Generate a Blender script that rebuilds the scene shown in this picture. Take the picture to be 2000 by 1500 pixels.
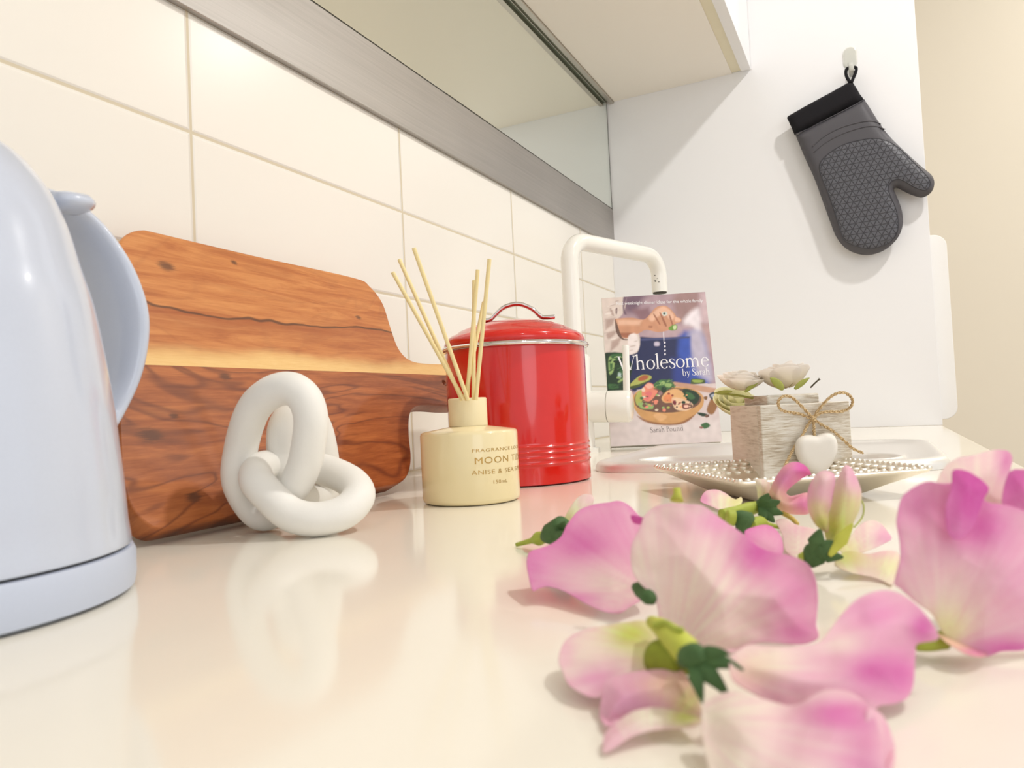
import bpy, bmesh, math, random
import numpy as np
from mathutils import Vector, Matrix
from mathutils import noise as mnoise

random.seed(4)
SC = bpy.context.scene
for o in list(bpy.data.objects):
    bpy.data.objects.remove(o)
COL = SC.collection

# ------------------------------------------------------------------ camera
YAW, PIT, ROL, FPX, CH, CD = 0.45439, 0.032156, -0.048521, 1440.1, 0.06855, 0.48842
_F = Vector((math.cos(YAW) * math.cos(PIT), math.sin(YAW) * math.cos(PIT), math.sin(PIT)))
_R0 = Vector((math.sin(YAW), -math.cos(YAW), 0))
_U0 = _R0.cross(_F)
_R = _R0 * math.cos(ROL) + _U0 * math.sin(ROL)
_U = -_R0 * math.sin(ROL) + _U0 * math.cos(ROL)
CAM = Vector((0, -CD, CH))
cd = bpy.data.cameras.new('camera')
cam = bpy.data.objects.new('camera', cd)
COL.objects.link(cam)
cam.matrix_world = Matrix(((_R.x, _U.x, -_F.x, CAM.x), (_R.y, _U.y, -_F.y, CAM.y), (_R.z, _U.z, -_F.z, CAM.z), (0, 0, 0, 1)))
cd.sensor_width = 36
cd.lens = FPX / 2000 * 36
cd.clip_start = 0.01
cd.dof.use_dof = True
cd.dof.focus_distance = 0.75
cd.dof.aperture_fstop = 17.0
SC.camera = cam

# ------------------------------------------------------------------ light
SC.view_settings.view_transform = 'Standard'
SC.view_settings.look = 'None'
SC.view_settings.exposure = 0.03
SC.view_settings.gamma = 1.0
SC.view_settings.use_curve_mapping = False
W = bpy.data.worlds.new('world')
SC.world = W
W.use_nodes = True
W.node_tree.nodes['Background'].inputs[0].default_value = (0.97, 0.98, 1.0, 1)
W.node_tree.nodes['Background'].inputs[1].default_value = 0.86


def lamp(name, loc, target, power, size, col=(1, 0.975, 0.95)):
    l = bpy.data.lights.new(name, 'AREA')
    l.shape = 'DISK'
    l.size = size
    l.energy = power
    l.color = col
    o = bpy.data.objects.new(name, l)
    COL.objects.link(o)
    o.location = loc
    d = Vector(target) - Vector(loc)
    o.rotation_euler = d.to_track_quat('-Z', 'Y').to_euler()
    return o


lamp('downlight', (0.78, -1.14, 1.47), (0.78, -0.9, 0), 13.0, 0.10)
lamp('downlight', (-0.45, -1.15, 1.47), (-0.35, -0.9, 0), 1.5, 0.11)
lamp('downlight', (1.95, -1.5, 1.47), (2.1, -1.4, 0), 6, 0.11)
lamp('downlight', (0.3, -2.6, 1.47), (0.3, -2.2, 0), 5.5, 0.11)
lamp('fill_light', (-1.6, -2.6, 0.7), (0.8, 0, 0.3), 7, 1.3, (0.86, 0.92, 1.0))  # broad cool fill lamp, added to lift the shadows; no window is there


# ------------------------------------------------------------------ pixel to place helpers
def ray(x, y):
    return _F + _R * ((x - 1000) / FPX) - _U * ((y - 750) / FPX)


def at(x, y, D):
    return CAM + ray(x, y) * D


def onz(x, y, z=0.0):
    v = ray(x, y)
    return CAM + v * ((z - CAM.z) / v.z)


def onplane(x, y, P0, N):
    v = ray(x, y)
    return CAM + v * ((Vector(P0) - CAM).dot(N) / v.dot(N))


# ------------------------------------------------------------------ object helpers
def tag(o, label=None, cat=None, group=None, kind=None):
    if label: o['label'] = label
    if cat: o['category'] = cat
    if group: o['group'] = group
    if kind: o['kind'] = kind
    return o


def empty(name, loc, label=None, cat=None, group=None):
    o = bpy.data.objects.new(name, None)
    o.location = loc
    o.empty_display_size = 0.02
    COL.objects.link(o)
    return tag(o, label, cat, group)


def obj(name, bm, mat=None, parent=None, smooth=True, sub=0, bevel=0, solid=0, solid_off=-1, angle=None):
    """bm given in WORLD coordinates; stored relative to the parent"""
    me = bpy.data.meshes.new(name)
    if isinstance(bm, bmesh.types.BMesh):
        bm.normal_update()
        bm.to_mesh(me)
        bm.free()
    else:
        me = bm
        me.name = name
    o = bpy.data.objects.new(name, me)
    COL.objects.link(o)
    if mat is not None:
        if isinstance(mat, (list, tuple)):
            for m in mat: me.materials.append(m)
        else:
            me.materials.append(mat)
    if smooth:
        for p in me.polygons: p.use_smooth = True
        if angle:
            me.set_sharp_from_angle(angle=math.radians(angle))
    if parent is not None:
        o.parent = parent
        off = Vector((0, 0, 0))
        q = parent
        while q is not None:
            off += q.location
            q = q.parent
        me.transform(Matrix.Translation(-off))
    if bevel:
        m = o.modifiers.new('bevel', 'BEVEL'); m.width = bevel; m.segments = 3; m.limit_method = 'ANGLE'
    if solid:
        m = o.modifiers.new('solid', 'SOLIDIFY'); m.thickness = solid; m.offset = solid_off
    if sub:
        m = o.modifiers.new('sub', 'SUBSURF'); m.levels = sub; m.render_levels = sub
    return o


def origin(o, loc):
    """move the origin of a parentless mesh to loc"""
    o.data.transform(Matrix.Translation(-Vector(loc)))
    o.location = loc
    return o


def box(bm, a, b, mi=0):
    a = Vector(a); b = Vector(b)
    vs = [bm.verts.new((x, y, z)) for z in (a.z, b.z) for y in (a.y, b.y) for x in (a.x, b.x)]
    fs = [(0, 2, 3, 1), (4, 5, 7, 6), (0, 1, 5, 4), (2, 6, 7, 3), (1, 3, 7, 5), (0, 4, 6, 2)]
    for f in fs:
        fc = bm.faces.new([vs[i] for i in f]); fc.material_index = mi
    return bm


def mkbox(name, a, b, mat, parent=None, bevel=0.0):
    bm = bmesh.new(); box(bm, a, b)
    return obj(name, bm, mat, parent, smooth=False, bevel=bevel)


def lathe(prof, c=(0, 0, 0), n=96, bm=None, cap=True):
    """prof: list of (r, z)"""
    bm = bm or bmesh.new()
    rings = []
    for r, z in prof:
        if r < 1e-6:
            rings.append([bm.verts.new((c[0], c[1], c[2] + z))])
        else:
            rings.append([bm.verts.new((c[0] + r * math.cos(2 * math.pi * i / n), c[1] + r * math.sin(2 * math.pi * i / n), c[2] + z)) for i in range(n)])
    for a, b in zip(rings, rings[1:]):
        for i in range(n):
            j = (i + 1) % n
            if len(a) == 1 and len(b) == 1: continue
            if len(a) == 1: bm.faces.new((a[0], b[j], b[i]))
            elif len(b) == 1: bm.faces.new((a[i], a[j], b[0]))
            else: bm.faces.new((a[i], a[j], b[j], b[i]))
    return bm


def catmull(pts, n=8, closed=False):
    P = [Vector(p) for p in pts]
    m = len(P)
    out = []
    rng = m if closed else m - 1
    for i in range(rng):
        if closed:
            p0, p1, p2, p3 = P[(i - 1) % m], P[i], P[(i + 1) % m], P[(i + 2) % m]
        else:
            p0, p1, p2, p3 = P[max(i - 1, 0)], P[i], P[i + 1], P[min(i + 2, m - 1)]
        for k in range(n):
            t = k / n
            out.append(0.5 * ((2 * p1) + (p2 - p0) * t + (2 * p0 - 5 * p1 + 4 * p2 - p3) * t * t + (3 * p1 - p0 - 3 * p2 + p3) * t ** 3))
    if not closed:
        out.append(P[-1].copy())
    return out


def tube(path, rad, n=16, closed=False, bm=None, cap=True, flat=1.0, up=None, ell=None, seg=8, twist=0.0):
    """path points; rad number or list; section can be elliptical (ell = (a, b) multipliers, first axis along up)"""
    bm = bm or bmesh.new()
    P = [Vector(p) for p in path]
    m = len(P)
    if not hasattr(rad, '__len__'): rad = [rad] * m
    T = []
    for i in range(m):
        if closed: t = P[(i + 1) % m] - P[(i - 1) % m]
        else: t = P[min(i + 1, m - 1)] - P[max(i - 1, 0)]
        T.append(t.normalized())
    if up is not None:
        N = []
        for t in T:
            u = Vector(up); u = (u - t * u.dot(t)).normalized(); N.append(u)
    else:
        a = T[0].orthogonal().normalized()
        N = [a]
        for i in range(1, m):
            q = T[i - 1].rotation_difference(T[i])
            a = q @ a
            a = (a - T[i] * a.dot(T[i])).normalized()
            N.append(a)
        if closed:
            q = T[-1].rotation_difference(T[0])
            e = q @ N[-1]
            ang = math.atan2(e.cross(N[0]).dot(T[0]), e.dot(N[0]))
            for i in range(m):
                N[i] = Matrix.Rotation(ang * i / m, 3, T[i]) @ N[i]
    rings = []
    ea, eb = ell if ell else (1, 1)
    for i in range(m):
        B = T[i].cross(N[i])
        rings.append([bm.verts.new(P[i] + rad[i] * (N[i] * math.cos(2 * math.pi * k / n + twist * i) * ea + B * math.sin(2 * math.pi * k / n + twist * i) * eb)) for k in range(n)])
    for i in range(m if closed else m - 1):
        a, b = rings[i], rings[(i + 1) % m]
        for k in range(n):
            j = (k + 1) % n
            bm.faces.new((a[k], a[j], b[j], b[k]))
    if cap and not closed:
        bm.faces.new(list(reversed(rings[0])))
        bm.faces.new(rings[-1])
    return bm


def prism(pts, thick_vec, bm=None):
    """closed polygon (world points) extruded along thick_vec"""
    bm = bm or bmesh.new()
    a = [bm.verts.new(p) for p in pts]
    b = [bm.verts.new(Vector(p) + Vector(thick_vec)) for p in pts]
    n = len(pts)
    bm.faces.new(a); bm.faces.new(list(reversed(b)))
    for i in range(n):
        j = (i + 1) % n
        bm.faces.new((a[j], a[i], b[i], b[j]))
    bmesh.ops.recalc_face_normals(bm, faces=bm.faces[:])
    return bm


# ------------------------------------------------------------------ materials
class NT:
    def __init__(self, name):
        self.m = bpy.data.materials.new(name)
        self.m.use_nodes = True
        self.t = self.m.node_tree
        self.b = self.t.nodes['Principled BSDF']
        self.out = self.t.nodes['Material Output']

    def n(self, typ, **kw):
        nd = self.t.nodes.new(typ)
        for k, v in kw.items():
            if k.startswith('i_'):
                key = k[2:]
                nd.inputs[int(key) if key.isdigit() else key.replace('_', ' ')].default_value = v
            else:
                setattr(nd, k, v)
        return nd

    def l(self, a, b):
        self.t.links.new(a, b)

    def math(self, op, a, b=None, c=None):
        nd = self.n('ShaderNodeMath', operation=op)
        for i, v in enumerate((a, b, c)):
            if v is None: continue
            if hasattr(v, 'links'): self.l(v, nd.inputs[i])
            else: nd.inputs[i].default_value = v
        return nd.outputs[0]

    def mix(self, fac, a, b):
        nd = self.n('ShaderNodeMix', data_type='RGBA')
        for i, v in ((0, fac), (6, a), (7, b)):
            if hasattr(v, 'links'): self.l(v, nd.inputs[i])
            else: nd.inputs[i].default_value = v if i == 0 else (*v[:3], 1)
        return nd.outputs[2]

    def ramp(self, fac, stops):
        nd = self.n('ShaderNodeValToRGB')
        self.l(fac, nd.inputs[0])
        e = nd.color_ramp.elements
        while len(e) < len(stops): e.new(0.5)
        for k, (p, c) in zip(e, stops):
            k.position = p
            k.color = (*c, 1) if hasattr(c, '__len__') else (c, c, c, 1)
        return nd.outputs[0]

    def bump(self, h, strength=0.3, dist=0.001):
        nd = self.n('ShaderNodeBump')
        nd.inputs['Strength'].default_value = strength
        nd.inputs['Distance'].default_value = dist
        self.l(h, nd.inputs['Height'])
        self.l(nd.outputs[0], self.b.inputs['Normal'])
        return nd

    def coord(self, which='Object'):
        return self.n('ShaderNodeTexCoord').outputs[which]

    def noise(self, vec, scale, detail=3, rough=0.5, dist=0.0, scl=None):
        if scl:
            mp = self.n('ShaderNodeMapping'); self.l(vec, mp.inputs[0]); mp.inputs['Scale'].default_value = scl
            vec = mp.outputs[0]
        nd = self.n('ShaderNodeTexNoise')
        self.l(vec, nd.inputs['Vector'])
        nd.inputs['Scale'].default_value = scale
        nd.inputs['Detail'].default_value = detail
        nd.inputs['Roughness'].default_value = rough
        nd.inputs['Distortion'].default_value = dist
        return nd.outputs[0]


def srgb(r, g, b):
    f = lambda c: (c / 255 / 12.92) if c / 255 <= 0.04045 else ((c / 255 + 0.055) / 1.055) ** 2.4
    return (f(r), f(g), f(b))


def M(name, col, rough=0.5, metal=0.0, coat=0.0, var=0.03, scale=40, bump=0.0, bscale=300, bdist=0.0005, sss=0.0, spec=0.5, trans=0.0, ior=1.45):
    t = NT(name)
    b = t.b
    c = t.coord()
    nz = t.noise(c, scale, 3)
    dark = tuple(max(0, x * (1 - var)) for x in col)
    lite = tuple(min(1, x * (1 + var)) for x in col)
    t.l(t.mix(nz, dark, lite), b.inputs['Base Color'])
    b.inputs['Roughness'].default_value = rough
    b.inputs['Metallic'].default_value = metal
    b.inputs['Coat Weight'].default_value = coat
    b.inputs['Coat Roughness'].default_value = 0.05
    b.inputs['Specular IOR Level'].default_value = spec
    b.inputs['IOR'].default_value = ior
    b.inputs['Transmission Weight'].default_value = trans
    if sss:
        b.inputs['Subsurface Weight'].default_value = sss
        b.inputs['Subsurface Radius'].default_value = (0.006, 0.004, 0.003)
        b.inputs['Subsurface Scale'].default_value = 1.0
    if bump:
        t.bump(t.noise(c, bscale, 4, 0.6), bump, bdist)
    return t.m


def tile_mat():
    t = NT('ceramic_tile')
    c = t.coord()
    sp = t.n('ShaderNodeSeparateXYZ'); t.l(c, sp.inputs[0])
    X0, Z0 = 0.4248, 0.10225

    def edge(s, o, w):
        q = t.math('DIVIDE', t.math('SUBTRACT', s, o), w)
        fr = t.math('FRACT', t.math('ADD', q, 50.0))
        d = t.math('MINIMUM', fr, t.math('SUBTRACT', 1.0, fr))
        return t.math('MULTIPLY', d, w)
    dx = edge(sp.outputs[0], X0, 0.302)
    dz = edge(sp.outputs[2], Z0, 0.102)
    d = t.math('MINIMUM', dx, dz)
    mr = t.n('ShaderNodeMapRange', interpolation_type='SMOOTHSTEP')
    t.l(d, mr.inputs[0]); mr.inputs[1].default_value = 0.0009; mr.inputs[2].default_value = 0.0018
    g = mr.outputs[0]
    t.l(t.mix(g, srgb(214, 202, 176), srgb(241, 236, 226)), t.b.inputs['Base Color'])
    rg = t.math('SUBTRACT', 0.75, t.math('MULTIPLY', g, 0.5))
    t.l(rg, t.b.inputs['Roughness'])
    mr2 = t.n('ShaderNodeMapRange', interpolation_type='SMOOTHSTEP')
    t.l(d, mr2.inputs[0]); mr2.inputs[1].default_value = 0.0008; mr2.inputs[2].default_value = 0.0035
    wav = t.math('MULTIPLY', t.noise(c, 9, 2), 0.12)
    t.bump(t.math('ADD', mr2.outputs[0], wav), 0.7, 0.0012)
    return t.m


def brushed_mat(name, col, rough, scl, metal=1.0, bump=0.15, aniso=0.0, var=0.25):
    t = NT(name)
    c = t.coord()
    n1 = t.noise(c, 60, 4, 0.6, 0, scl)
    n2 = t.noise(c, 5, 2)
    f = t.math('ADD', t.math('MULTIPLY', n1, 0.6), t.math('MULTIPLY', n2, 0.4))
    t.l(t.mix(f, tuple(x * (1 - var) for x in col), tuple(min(1, x * (1 + var)) for x in col)), t.b.inputs['Base Color'])
    t.b.inputs['Metallic'].default_value = metal
    t.b.inputs['Roughness'].default_value = rough
    t.bump(n1, bump, 0.0003)
    return t.m


M_tile = tile_mat()
M_counter = M('cream_stone', srgb(245, 239, 225), 0.11, var=0.015, scale=6, coat=0.0)
M_plaster = M('beige_plaster', srgb(243, 235, 218), 0.85, var=0.02, scale=3, bump=0.15, bscale=500)
M_ceil = M('ceiling_white', srgb(243, 240, 232), 0.9, var=0.01)
M_panel = M('white_laminate', srgb(242, 241, 241), 0.4, var=0.008, scale=5)
M_cab = M('cream_laminate', srgb(246, 240, 230), 0.5, var=0.01, scale=5)
M_steel = brushed_mat('brushed_steel', srgb(180, 176, 172), 0.42, (0.12, 1, 9), 1.0, 0.3)
M_alu = M('satin_aluminium', srgb(196, 190, 180), 0.35, 1.0, var=0.05)
M_dark = M('dark_gap', srgb(70, 68, 60), 0.7)
M_slot = M('grey_green_channel', srgb(132, 138, 124), 0.5)
M_sinksteel = brushed_mat('sink_steel', srgb(238, 235, 230), 0.4, (1, 6, 1), 0.55, 0.04, var=0.02)
M_chrome = M('chrome', srgb(225, 220, 218), 0.1, 1.0, var=0.02)
M_white_gloss = M('white_gloss_enamel', srgb(243, 240, 231), 0.2, coat=0.4, var=0.01)


def struct(name, bm_or_o, **kw):
    bm_or_o['kind'] = 'structure'
    return bm_or_o


# ------------------------------------------------------------------ room
XP = 1.5263     # end panel face
ZSL, ZSU = 0.4070, 0.4877
ZC = 0.7189
YC = -0.5945
struct('wall_left', mkbox('wall_left', (-1.6, 0.0, -0.9), (3.6, 0.14, 1.5), M_tile))
struct('floor', mkbox('floor', (-1.6, -3.6, -1.0), (3.6, 0.0, -0.9), M('floor_boards', srgb(190, 170, 140), 0.5)))
struct('ceiling', mkbox('ceiling', (-1.6, -3.6, 1.5), (3.6, 0.14, 1.6), M_ceil))
struct('wall_back', mkbox('wall_back', (2.4, -3.6, -0.9), (2.55, 0.0, 1.5), M_plaster))
o = mkbox('trim_1', (-1.6, -0.006, ZSL), (XP, 0.0, ZSU - 0.0018), M_steel, bevel=0.0008); struct('', o)
# mirror splashback over the steel strip
t = NT('mirror_glass')
t.b.inputs['Base Color'].default_value = (*srgb(244, 249, 243), 1)
t.b.inputs['Metallic'].default_value = 1.0
t.b.inputs['Roughness'].default_value = 0.02
M_mirror = t.m
o = mkbox('mirror_splashback', (-1.6, -0.005, ZSU), (XP - 0.004, 0.0, ZC), M_mirror, bevel=0.0006)
tag(o, 'long mirror glass band on the wall between the steel strip and the upper cabinet', 'mirror')
o = mkbox('trim_3', (-1.6, -0.0052, ZSU - 0.0016), (XP, -0.0002, ZSU + 0.0002), M_dark); struct('', o)
o = mkbox('trim_4', (XP - 0.0039, -0.0048, ZSU + 0.0004), (XP - 0.0001, -0.0002, ZC), M_dark); struct('', o)
# end panel
o = mkbox('wall_end', (XP, -0.5967, 0.0), (XP + 0.018, 0.0, 1.5), M_panel, bevel=0.0008); struct('', o)
o = mkbox('trim_2', (XP - 0.0012, -0.3085, ZC), (XP, 0.0, 1.5), M_panel); struct('', o)

# upper cabinet
uc = empty('upper_cabinet', (0.6, -0.15, ZC), 'white wall cabinet overhead with a pale underside above the mirror band', 'cabinet')
X0c = -1.2
mkbox('carcass', (X0c, -0.270, ZC), (XP - 0.0015, -0.022, 1.2), M_cab, uc)
mkbox('door', (X0c, -0.3068, ZC - 0.0005), (XP - 0.003, -0.288, 1.2), M_panel, uc, bevel=0.001)
mkbox('door_groove', (X0c, -0.288, ZC + 0.002), (XP - 0.002, -0.270, 1.2), M('groove_khaki', srgb(232, 224, 198), 0.6), uc)
rl = mkbox('mirror_rail', (X0c, -0.0215, ZC - 0.004), (XP - 0.0015, -0.0125, ZC + 0.02), M_alu, uc, bevel=0.0005)
mkbox('rail_channel', (X0c, -0.0125, ZC + 0.003), (XP - 0.0015, -0.0055, ZC + 0.03), M_slot, uc)
bm = bmesh.new(); box(bm, (X0c, -0.0055, ZC - 0.001), (XP - 0.0015, 0.0, ZC + 0.03))
obj('rail_lip', bm, M_alu, uc, smooth=False)

# ------------------------------------------------------------------ worktop with the sink cut-out
SX0, SX1, SY0, SY1 = 0.690, 0.985, -0.545, -0.225   # sink rim outline
bm = bmesh.new()
XW0, XW1 = -1.2, 3.0
for a, b in (((XW0, YC, -0.03), (SX0 + 0.012, 0, 0)), ((SX1 - 0.012, YC, -0.03), (XP + 0.0, 0, 0)),
             ((SX0 + 0.012, SY1 - 0.012, -0.03), (SX1 - 0.012, 0, 0)), ((SX0 + 0.012, YC, -0.03), (SX1 - 0.012, SY0 + 0.012, 0)), ):
    box(bm, a, b)
bmesh.ops.remove_doubles(bm, verts=bm.verts[:], dist=1e-5)
wt = obj('worktop', bm, M_counter, smooth=False)
tag(wt, 'long glossy cream worktop running along the tiled wall to the end panel', 'worktop')


def rrect(cx, cy, hx, hy, r, n=8):
    out = []
    for sx, sy, a0 in ((1, 1, 0), (-1, 1, 90), (-1, -1, 180), (1, -1, 270)):
        for k in range(n + 1):
            a = math.radians(a0 + 90 * k / n)
            out.append((cx + sx * (hx - r) + r * math.cos(a), cy + sy * (hy - r) + r * math.sin(a)))
    return out


def loft(rings, bm=None, capb=True, capt=False):
    bm = bm or bmesh.new()
    R = [[bm.verts.new(p) for p in ring] for ring in rings]
    n = len(R[0])
    for a, b in zip(R, R[1:]):
        for i in range(n):
            j = (i + 1) % n
            bm.faces.new((a[i], a[j], b[j], b[i]))
    if capb: bm.faces.new(list(reversed(R[0])))
    if capt: bm.faces.new(R[-1])
    return bm


# sink: raised rolled rim, a drainer deck at the back and the bowl nearer the camera
scx, scy = (SX0 + SX1) / 2, (SY0 + SY1) / 2
hx, hy = (SX1 - SX0) / 2, (SY1 - SY0) / 2
rings = []
for dx, z in ((0.0, 0.0002), (0.0, 0.006), (0.003, 0.0095), (0.007, 0.0105), (0.012, 0.0095), (0.016, 0.006), (0.03, 0.004)):
    rings.append([(x, y, z) for x, y in rrect(scx, scy, hx - dx, hy - dx, 0.045 - dx * 0.6)])
bx0, bx1 = SX0 + 0.034, 0.80
for d, z in ((0.0, 0.004), (0.0, 0.008), (0.004, 0.0085), (0.006, 0.003), (0.010, -0.02), (0.014, -0.12), (0.04, -0.15)):
    rings.append([(x, y, z) for x, y in rrect((bx0 + bx1) / 2, scy, (bx1 - bx0) / 2 - d, hy - 0.034 - d, 0.036 - d * 0.3)])
sk = empty('sink', (scx, scy, 0), 'inset steel sink with a raised rim behind the decorative tray', 'sink')
bm = loft(rings, capb=False, capt=True)
obj('basin', bm, M_sinksteel, sk, sub=1)
bm = lathe([(0.02, -0.149), (0.02, -0.147), (0.016, -0.1465), (0.0, -0.1475)], ((bx0 + bx1) / 2, scy, 0), 32)
obj('drain', bm, M_chrome, sk)

# ------------------------------------------------------------------ tap
TX, TY = 1.045, -0.093
tp = empty('kitchen_tap', (TX, TY, 0), 'white arched kitchen tap with side lever behind the red canister', 'tap')
TB = at(1122, 700, 1.06); TX, TY = TB.x, TB.y
tp.location = (TX, TY, 0)
TD = at(1287, 540, 1.225); TDv = Vector((TD.x - TX, TD.y - TY, 0))
ztop = at(1150, 470, 1.08).z
r_ = 0.034
pts = [Vector((TX, TY, 0.12))]
dirv = TDv.normalized(); Lr = TDv.length
for k in range(9):
    a = math.radians(90 * k / 8)
    pts.append(Vector((TX, TY, ztop - r_)) + dirv * (r_ - r_ * math.cos(a)) + Vector((0, 0, r_ * math.sin(a))))
for k in range(9):
    a = math.radians(90 * k / 8)
    pts.append(Vector((TX, TY, ztop - r_)) + dirv * (Lr - r_ + r_ * math.sin(a)) + Vector((0, 0, r_ * math.cos(a))))
zout = at(1287, 576, 1.225).z
pts.append(Vector((TX, TY, zout + 0.004)) + dirv * Lr)
obj('spout', tube(pts, 0.0128, 24), M_white_gloss, tp, angle=50)
bm = lathe([(0, 0.002), (0.0112, 0.002), (0.0112, 0.005), (0.0, 0.005)], Vector((TX, TY, zout)) + dirv * Lr, 24)
obj('aerator', bm, M_dark, tp)
obj('tap_body', lathe([(0, 0.0), (0.03, 0.0), (0.03, 0.006), (0.0235, 0.008), (0.0225, 0.06), (0.0225, 0.135), (0.019, 0.14), (0, 0.14)], (TX, TY, 0), 48), M_white_gloss, tp, angle=40)
H0 = at(1122, 795, 1.06); H1 = at(1235, 793, 1.035)
hd = (H1 - H0).normalized()
obj('valve_housing', tube([H0 + hd * 0.01, H0 + (H1 - H0) * 0.58], 0.0225, 40), M_white_gloss, tp, angle=40)
k0 = H0 + (H1 - H0) * 0.585
path = [k0, k0 + hd * 0.001, k0 + hd * 0.03, H1 - hd * 0.004, H1 - hd * 0.001, H1]
hb = obj('lever_hub', tube(path, [0.0215, 0.0225, 0.0228, 0.0226, 0.021, 0.017], 40), M_white_gloss, tp, angle=40)
L0 = at(1224, 770, 1.037); L1 = at(1222, 674, 1.037)
obj('lever', tube([L0, L0.lerp(L1, 0.5), L1 - (L1 - L0) * 0.02, L1], [0.0049, 0.0048, 0.0048, 0.0038], 20), M_white_gloss, hb, angle=40)

for x_, y_, r_c in ((1277, 540, .0010), (1276, 549, .0007), (1278, 551, .0014), (1284, 553, .0009), (1281, 546, .0006)):
    axis = Vector((TX, TY, 0)) + dirv * Lr
    q_ = onplane(x_, y_, axis, Vector((_F.x, _F.y, 0)).normalized()); o_ = Vector((q_.x - axis.x, q_.y - axis.y, 0))
    n_ = (o_ - Vector((_F.x, _F.y, 0)).normalized() * math.sqrt(max(0.0128 ** 2 - o_.length_squared, 1e-8))).normalized()
    c_ = Vector((axis.x, axis.y, q_.z)) + n_ * 0.0128
    obj('enamel_chip', tube([c_ - n_ * 0.0002, c_ + n_ * 0.00025], r_c, 8), M_dark, tp, smooth=False)

# ------------------------------------------------------------------ kettle
KX, KY = 0.1565, -0.1503
M_kettle = M('pale_blue_plastic', srgb(200, 207, 222), 0.22, coat=0.5, var=0.02, scale=900)
M_kettle2 = M('pale_blue_base_plastic', srgb(196, 204, 221), 0.4, var=0.02, scale=900)
kt = empty('kettle', (KX, KY, 0), 'pale blue plastic electric kettle with curved handle at the left edge', 'kettle')
body = [(0.071, 0.0188), (0.0743, 0.0192), (0.0746, 0.021), (0.0735, 0.030), (0.0727, 0.0431), (0.071, 0.0627), (0.0694, 0.079), (0.0667, 0.1002), (0.0632, 0.1211), (0.0587, 0.1375), (0.0545, 0.1539), (0.0494, 0.167), (0.0433, 0.1767), (0.0374, 0.1836), (0.030, 0.1880), (0.018, 0.1912), (0.006, 0.1922), (0, 0.1923)]
body = [(p.x, p.y) for p in catmull([(a, b, 0) for a, b in body], 3)]
obj('body', lathe(body, (KX, KY, 0), 128), M_kettle, kt)
obj('power_base', lathe([(0, 0.0004), (0.072, 0.0004), (0.0755, 0.002), (0.0762, 0.006), (0.0762, 0.0155), (0.0752, 0.0178), (0.072, 0.0182), (0, 0.0182)], (KX, KY, 0), 128), M_kettle2, kt, angle=50)
obj('joint_ring', lathe([(0.0, 0.0181), (0.0728, 0.0181), (0.0728, 0.0194), (0, 0.0194)], (KX, KY, 0), 96), M_dark, kt)
KN = Vector((0, 1, 0)); KP = Vector((KX, KY + 0.006, 0))
hp = [(30, 370), (80, 376), (140, 392), (200, 432), (245, 500), (271, 575), (281, 645), (275, 725), (256, 785), (226, 833), (180, 868), (140, 885)]
hpath = catmull([onplane(x, y, KP, KN) + Vector((0, 0.021, 0)) for x, y in hp], 5)
rad = []
m_ = len(hpath)
for i in range(m_):
    rad.append(0.0062 + 0.002 * math.cos(math.pi * (i / (m_ - 1) - 0.5) * 2) ** 2)
bm = tube(hpath, rad, 28, up=(0, 1, 0), ell=(2.9, 1.0))
obj('handle', bm, M_kettle, kt, angle=60)
b0 = onplane(96, 392, KP, KN); b1 = onplane(168, 402, KP, KN)
bm = bmesh.new()
bm = tube([b0, b0.lerp(b1, 0.3), b0.lerp(b1, 0.75), b1], [0.004, 0.0052, 0.0052, 0.0035], 20, up=(0, 1, 0), ell=(2.2, 1.0))
obj('lid_button', bm, M_kettle, kt)

# ------------------------------------------------------------------ wooden board
BY0, BY1, BZ1 = -0.122, -0.0205, 0.207
pA = Vector((0, BY0, 0.0082)); vdir = Vector((0, BY1 - BY0, BZ1)).normalized(); udir = Vector((1, 0, 0)); bn = udir.cross(vdir)   # bn faces the camera side
if bn.y > 0: bn = -bn
bp = [(234, 472), (246, 458), (262, 450), (282, 448), (306, 453), (500, 499), (690, 541), (722, 558), (748, 592), (764, 640), (779, 680), (800, 702), (830, 709), (880, 711), (925, 716),
      (938, 730), (942, 755), (936, 780), (920, 791), (880, 793), (835, 790), (812, 795), (801, 812), (800, 850), (804, 895), (797, 928), (778, 950), (752, 961),
      (600, 990), (450, 1018), (350, 1039), (322, 1040), (296, 1030), (272, 1010), (254, 984), (243, 950), (236, 900), (228, 700), (225, 520), (227, 492)]
wp = [onplane(x, y, pA, bn) for x, y in bp]
uv = [((p - pA).dot(udir), max((p - pA).dot(vdir), 0.0003)) for p in wp]
uv = [(p.x, max(p.y, 0.0003)) for p in catmull([(a, b, 0) for a, b in uv], 5, True)]


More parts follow.
